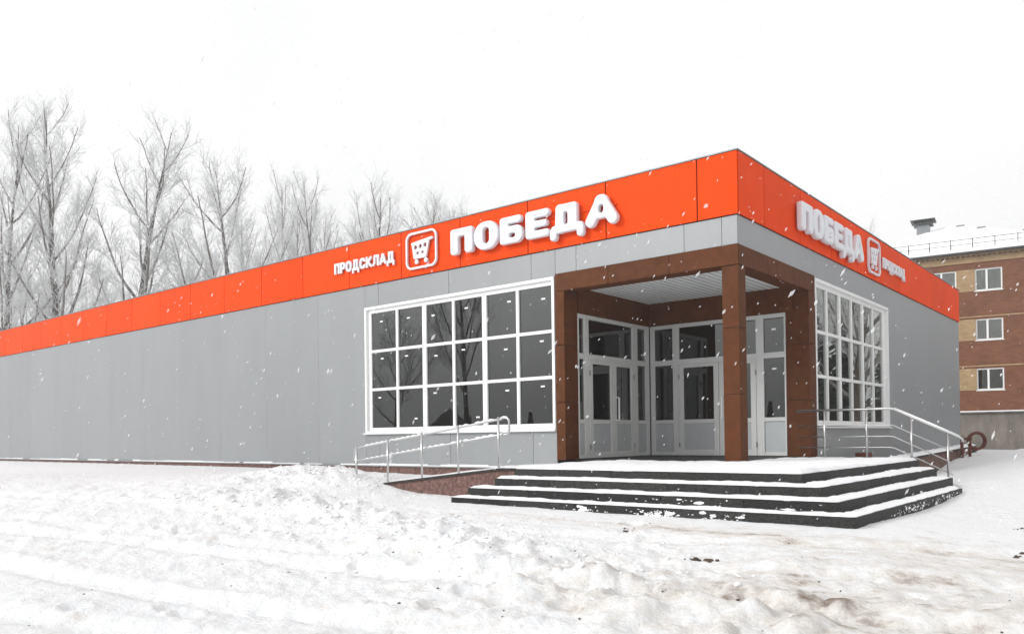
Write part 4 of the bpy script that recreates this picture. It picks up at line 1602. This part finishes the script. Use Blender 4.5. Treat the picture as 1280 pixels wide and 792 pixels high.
GB = -0.95
tree('tall frosted tree cut by the left edge of the picture', -57.2, 6.96, GB, 3, 25.5, 0.6)
tree('short dark stemmed tree second from the left edge', -60.98, 10.33, GB, 4, 17.5, 2.2, sx=0.9)
tree('tall straight frosted tree with a narrow crown left of the widest tree', -55.09, 9.98, GB, 0, 26.3, 1.1)
tree('tallest tree with wide spreading limbs and dark forked trunk', -53.46, 13.9, GB, 1, 26.3, 2.9, sx=1.1)
tree('low bushy frosted tree right of the leaning stem', -63.44, 25.12, GB, 2, 18.5, 0.3)
tree('broad frosted tree with a fan of limbs in the middle of the row', -52.54, 22.41, GB, 2, 24.3, 1.9, sx=0.95)
tree('slender upright tree just right of the broad fan shaped one', -56.52, 29.49, GB, 3, 25.3, 4.0, sx=0.75)
tree('thin faint tree between two slender upright ones', -60.47, 34.02, GB, 0, 25.2, 0.2, sx=0.75)
tree('slim pale tree above the small sign word, behind a darker stem', -66.08, 39.76, GB, 1, 26.0, 5.2, sx=0.7)
tree('pale tree with a clear straight stem left of the small sign word', -53.06, 31.03, GB, 3, 25.6, 2.4, sx=0.85)
tree('rounded white tree directly above the small sign word', -53.74, 36.94, GB, 2, 25.8, 3.7, sx=0.9)
tree('narrow white tree above the left end of the cart emblem', -57.8, 43.95, GB, 0, 26.5, 1.4, sx=1.1)
tree('very pale tree above the cart emblem', -61.05, 51.63, GB, 1, 28.6, 0.9, sx=1.15)
tree('palest tree of the row just over the first big letter', -60.78, 57.02, GB, 2, 29.5, 2.0, sx=1.2)
tree('lone faint treetop above the sign on the short side', -13.82, 59.26, GB, 3, 19.6, 0.4, sx=0.6)
tree('leaning thin tree right of the tallest tree', -54.42, 18.29, GB, 4, 16.5, 0.7)
tree('crooked undergrowth tree at the left foot of the tallest tree', -62.11, 14.58, GB, 4, 15.5, 3.6)
tree('pale background tree behind the broad fan shaped one', -72.0, 37.0, GB, 3, 25.0, 1.7)
tree('white tree filling the gap between the broad tree and the slender one', -64.0, 31.0, GB, 0, 23.5, 2.7, sx=0.9)
tree('white tree closing the row left of the rounded one', -62.0, 38.5, GB, 3, 25.5, 0.9, sx=0.95)
tree('white tree between the rounded one and the narrow one', -60.0, 43.0, GB, 1, 25.0, 4.4, sx=0.9)
tree('last white crown but one before the sign hides the row', -66.0, 60.0, GB, 3, 30.0, 3.3, sx=1.3)
tree('white crown showing over the orange band left of the first big letter', -62.0, 54.5, GB, 0, 28.5, 5.5, sx=1.2)
# round the yard, mirrored in the shop windows
gy_ = 'bare trees round the yard seen mirrored in the shop windows'
tree('big bare tree mirrored in the middle panes of the front window', -24.0, -18.4, -1.3, 3, 17.0, 1.0, gy_, sx=0.8)
tree('bare tree at the far side of the yard beside the wooden house', -58.0, -44.0, -1.2, 2, 15.0, 2.0, gy_)
tree('bare tree mirrored in the first panes of the side window', 7.5, 33.0, -1.1, 2, 17.0, 0.0, gy_)
tree('bare tree mirrored in the middle of the side window', 13.0, 36.0, -1.1, 0, 19.0, 1.0, gy_)
tree('bare tree mirrored near the far end of the side window', 11.0, 47.0, -1.1, 1, 20.0, 2.0, gy_)
tree('bare tree standing east of the side window', 20.0, 41.0, -1.1, 2, 18.0, 3.0, gy_)


# low wooden house and a hedge row across the yard (they show as the dark band low in the window panes)
def wooden_house(loc, rot, w, d, h, label):
    t = thing('wooden_house', label, 'house', loc)
    t.rotation_euler = (0, 0, rot)

    def lp(name, mb, mat):
        me = bpy.data.meshes.new(name)
        me.from_pydata(mb.v, [], mb.f)
        me.materials.append(mat)
        return local_part(name, me, t, (0, 0, 0))
    lp('wall', MB().box(-w / 2, w / 2, -d / 2, d / 2, -0.5, h).prism([(-w / 2, -d / 2, h), (-w / 2, d / 2, h), (-w / 2, 0, h + d * 0.42)], (w, 0, 0)), M['wood'])
    r = MB()
    for s in (-1, 1):
        r.prism([(-w / 2 - .4, s * (d / 2 + .5), h - .2), (-w / 2 - .4, 0, h + d * 0.42 + 0.05), (-w / 2 - .4, 0, h + d * 0.42 + .35), (-w / 2 - .4, s * (d / 2 + .5), h + .1)], (w + .8, 0, 0))
    lp('roof', r, M['snow'])
    for k in range(3):
        a = -w / 2 + w * (k + .5) / 3
        lp('window', MB().box(a - .5, a + .5, -d / 2 - .05, -d / 2, 1.0, 2.3).box(a - .5, a + .5, d / 2, d / 2 + .05, 1.0, 2.3), M['white'])


wooden_house((-96, -92, -1.2), 0.75, 12, 8, 3.0, 'low dark wooden house with a snowy roof across the yard')
wooden_house((-84, -50, -1.2), 1.2, 10, 7, 3.0, 'second low wooden house farther along the yard edge')


def hedge_tree(label, x, y, h, seed):
    rd = random.Random(seed)
    t = thing('spruce_tree', label, 'tree', (x, y, -1.2), 'dark spruces at the edge of the yard')
    mb = MB().tube([(0, 0, -0.3), (0, 0, h * 0.95)], [0.16, 0.02], 6)
    me = bpy.data.meshes.new('trunk')
    me.from_pydata(mb.v, [], mb.f)
    me.materials.append(M['bark'])
    local_part('trunk', me, t, (0, 0, 0))
    v, f = [], []
    for k in range(900):
        zz = h * (0.08 + 0.92 * rd.random() ** 1.1)
        rmax = h * 0.24 * (1.03 - zz / h)
        a = rd.uniform(0, 2 * math.pi)
        r0 = rmax * rd.random() * 0.5
        r1 = rmax * rd.uniform(0.6, 1.1)
        p0 = Vector((math.cos(a) * r0, math.sin(a) * r0, zz))
        p1 = Vector((math.cos(a) * r1, math.sin(a) * r1, zz - 0.25 * r1))
        s = Vector((-math.sin(a), math.cos(a), 0.3)) * 0.22
        b = len(v)
        v += [tuple(p0 - s * .5), tuple(p0 + s * .5), tuple(p1 + s), tuple(p1 - s + Vector((0, 0, -.1)))]
        f.append((b, b + 1, b + 2, b + 3))
    me = bpy.data.meshes.new('crown')
    me.from_pydata(v, [], f)
    me.materials.append(M['evergreen'])
    local_part('crown', me, t, (0, 0, 0))


for k, (x, y, h) in enumerate(((-34, -58, 8), (-40, -60, 7), (-45, -56, 9), (-52, -60, 7.5), (-27, -62, 8.5), (-70, -46, 9), (-76, -40, 8), (-90, -34, 9), (-59, -57, 7), (-22, -58, 7), (28, 38, 9), (24, 52, 10), (32, 48, 11), (33, 28, 8), (7, 60, 13), (12, 63, 14), (16, 58, 12), (21, 66, 15), (26, 62, 13), (31, 68, 14), (36, 60, 13), (9, 75, 15), (17, 78, 15), (40, 75, 14))):
    hedge_tree('dark spruce at the yard edge, outside the view', x, y, h * (0.55 if x < 0 else 1), k)

# ------------------------------------------------------------------ clods and grit on the snow
cd = MB()
for (x, y, r) in ((2.62, -7.2, .06), (2.78, -7.15, .05), (5.2, -5.4, .07), (5.0, -3.6, .05), (1.1, -6.0, .045), (1.2, -6.02, .03)):
    for q in range(5):
        xx, yy = x + random.gauss(0, 0.04), y + random.gauss(0, 0.06)
        blob(cd, (xx, yy, gh(xx, yy)), r * random.uniform(0.2, 0.6), (1, 1, .7))
for k in range(170):
    xx, yy = random.uniform(-2, 7.2), random.uniform(-11.5, -5.4)
    if random.random() > 0.25 + 0.1 * xx:
        continue
    blob(cd, (xx, yy, gh(xx, yy)), random.uniform(0.005, 0.016), (1.2, 1.2, .7), 4)
for k in range(18):
    xx, yy = random.uniform(-9, 1), random.uniform(-12.5, -5.0)
    blob(cd, (xx, yy, gh(xx, yy)), random.uniform(0.005, 0.014), (1.2, 1.2, .7), 4)
tag(cd.build('soil_clods', M['soil']), 'small dark clods of frozen soil scattered on the trampled snow', 'soil clods', kind='stuff')
# loose lumps of ploughed snow
sc = MB()
for k in range(4200):
    if k % 3 == 0:
        xx, yy = random.gauss(-8.4, 1.5), random.gauss(-3.9, 0.8)
        if xx > -6.3 and yy > -3.8:
            continue
        if yy > -1.2:
            continue
    else:
        xx = random.uniform(-8, 6.6)
        yy = -7.6 - 0.18 * xx + random.gauss(0, 0.6)
        if random.random() < 0.25 + 0.2 * xx:
            continue
    r = min(0.045, 0.007 + random.expovariate(1 / 0.010))
    blob(sc, (xx, yy, gh(xx, yy) - r * 0.12), r, (random.uniform(.8, 1.7), random.uniform(.8, 1.5), random.uniform(.4, .8)), 6)
tag(sc.build('snow_lumps', M['snow'], smooth=True), 'loose lumps of ploughed snow in front of the steps and ramp', 'snow lumps', kind='stuff')

# ------------------------------------------------------------------ falling snow
fl = MB()
rs_ = random.Random(5)
fv, ff = [], []
for k in range(4300):
    dep = 2.2 + 24 * rs_.random() ** 0.8
    px = rs_.uniform(-0.72, 0.72) * dep
    pz = rs_.uniform(-0.14, 0.62) * dep
    p = CAM + cw * dep + cr * px + Vector((0, 0, 1)) * pz
    if p.y > -0.25 and p.x < 0.25:
        continue
    if p.z < gh(p.x, p.y) + 0.05:
        continue
    r = (0.003 + 0.0065 * rs_.random() ** 1.6) * (1 if dep > 4 else 0.8)
    el = rs_.uniform(1.2, 3.4)
    ax_ = (Vector((0.42, 0.30, 0.9)) + Vector((rs_.gauss(0, .2), rs_.gauss(0, .2), 0))).normalized()
    s1 = ax_.orthogonal().normalized()
    s2 = ax_.cross(s1)
    b = len(fv)
    fv += [tuple(p + ax_ * r * el), tuple(p - ax_ * r * el)]
    for q in range(5):
        w = 2 * math.pi * q / 5
        fv.append(tuple(p + (s1 * math.cos(w) + s2 * math.sin(w)) * r * rs_.uniform(.7, 1.1) + ax_ * r * rs_.uniform(-.3, .3)))
    for q in range(5):
        q2 = (q + 1) % 5
        ff += [(b, b + 2 + q, b + 2 + q2), (b + 1, b + 2 + q2, b + 2 + q)]
me = bpy.data.meshes.new('falling_snow')
me.from_pydata(fv, [], ff)
me.materials.append(M['flake'])
fo = place('falling_snow', me, (0, 0, 0))
tag(fo, 'snowflakes falling through the air over the yard', 'snowfall', kind='stuff')

# ------------------------------------------------------------------ raise everything to its height above the ground
for o in S.objects:
    if o.parent is None and o.type in ('MESH', 'EMPTY'):
        o.location.z += UP

# ------------------------------------------------------------------ frosty air
hz = bpy.data.materials.new('frosty_air')
hz.use_nodes = True
hn, hl = hz.node_tree.nodes, hz.node_tree.links
hn.clear()
pv = hn.new('ShaderNodeVolumePrincipled')
pv.inputs['Color'].default_value = (0.97, 0.975, 0.985, 1)
pv.inputs['Density'].default_value = 0.0019
pv.inputs['Anisotropy'].default_value = 0.2
ho = hn.new('ShaderNodeOutputMaterial')
hl.new(pv.outputs[0], ho.inputs['Volume'])
hb = MB().box(-760, 770, -770, 760, -3.2, 34.0)
hme = bpy.data.meshes.new('haze')
hme.from_pydata([(x, y, z + UP) for x, y, z in hb.v], [], hb.f)
hme.materials.append(hz)
ho_ = bpy.data.objects.new('haze', hme)
COL.objects.link(ho_)
tag(ho_, 'thin frosty air over the whole place', 'haze', kind='stuff')
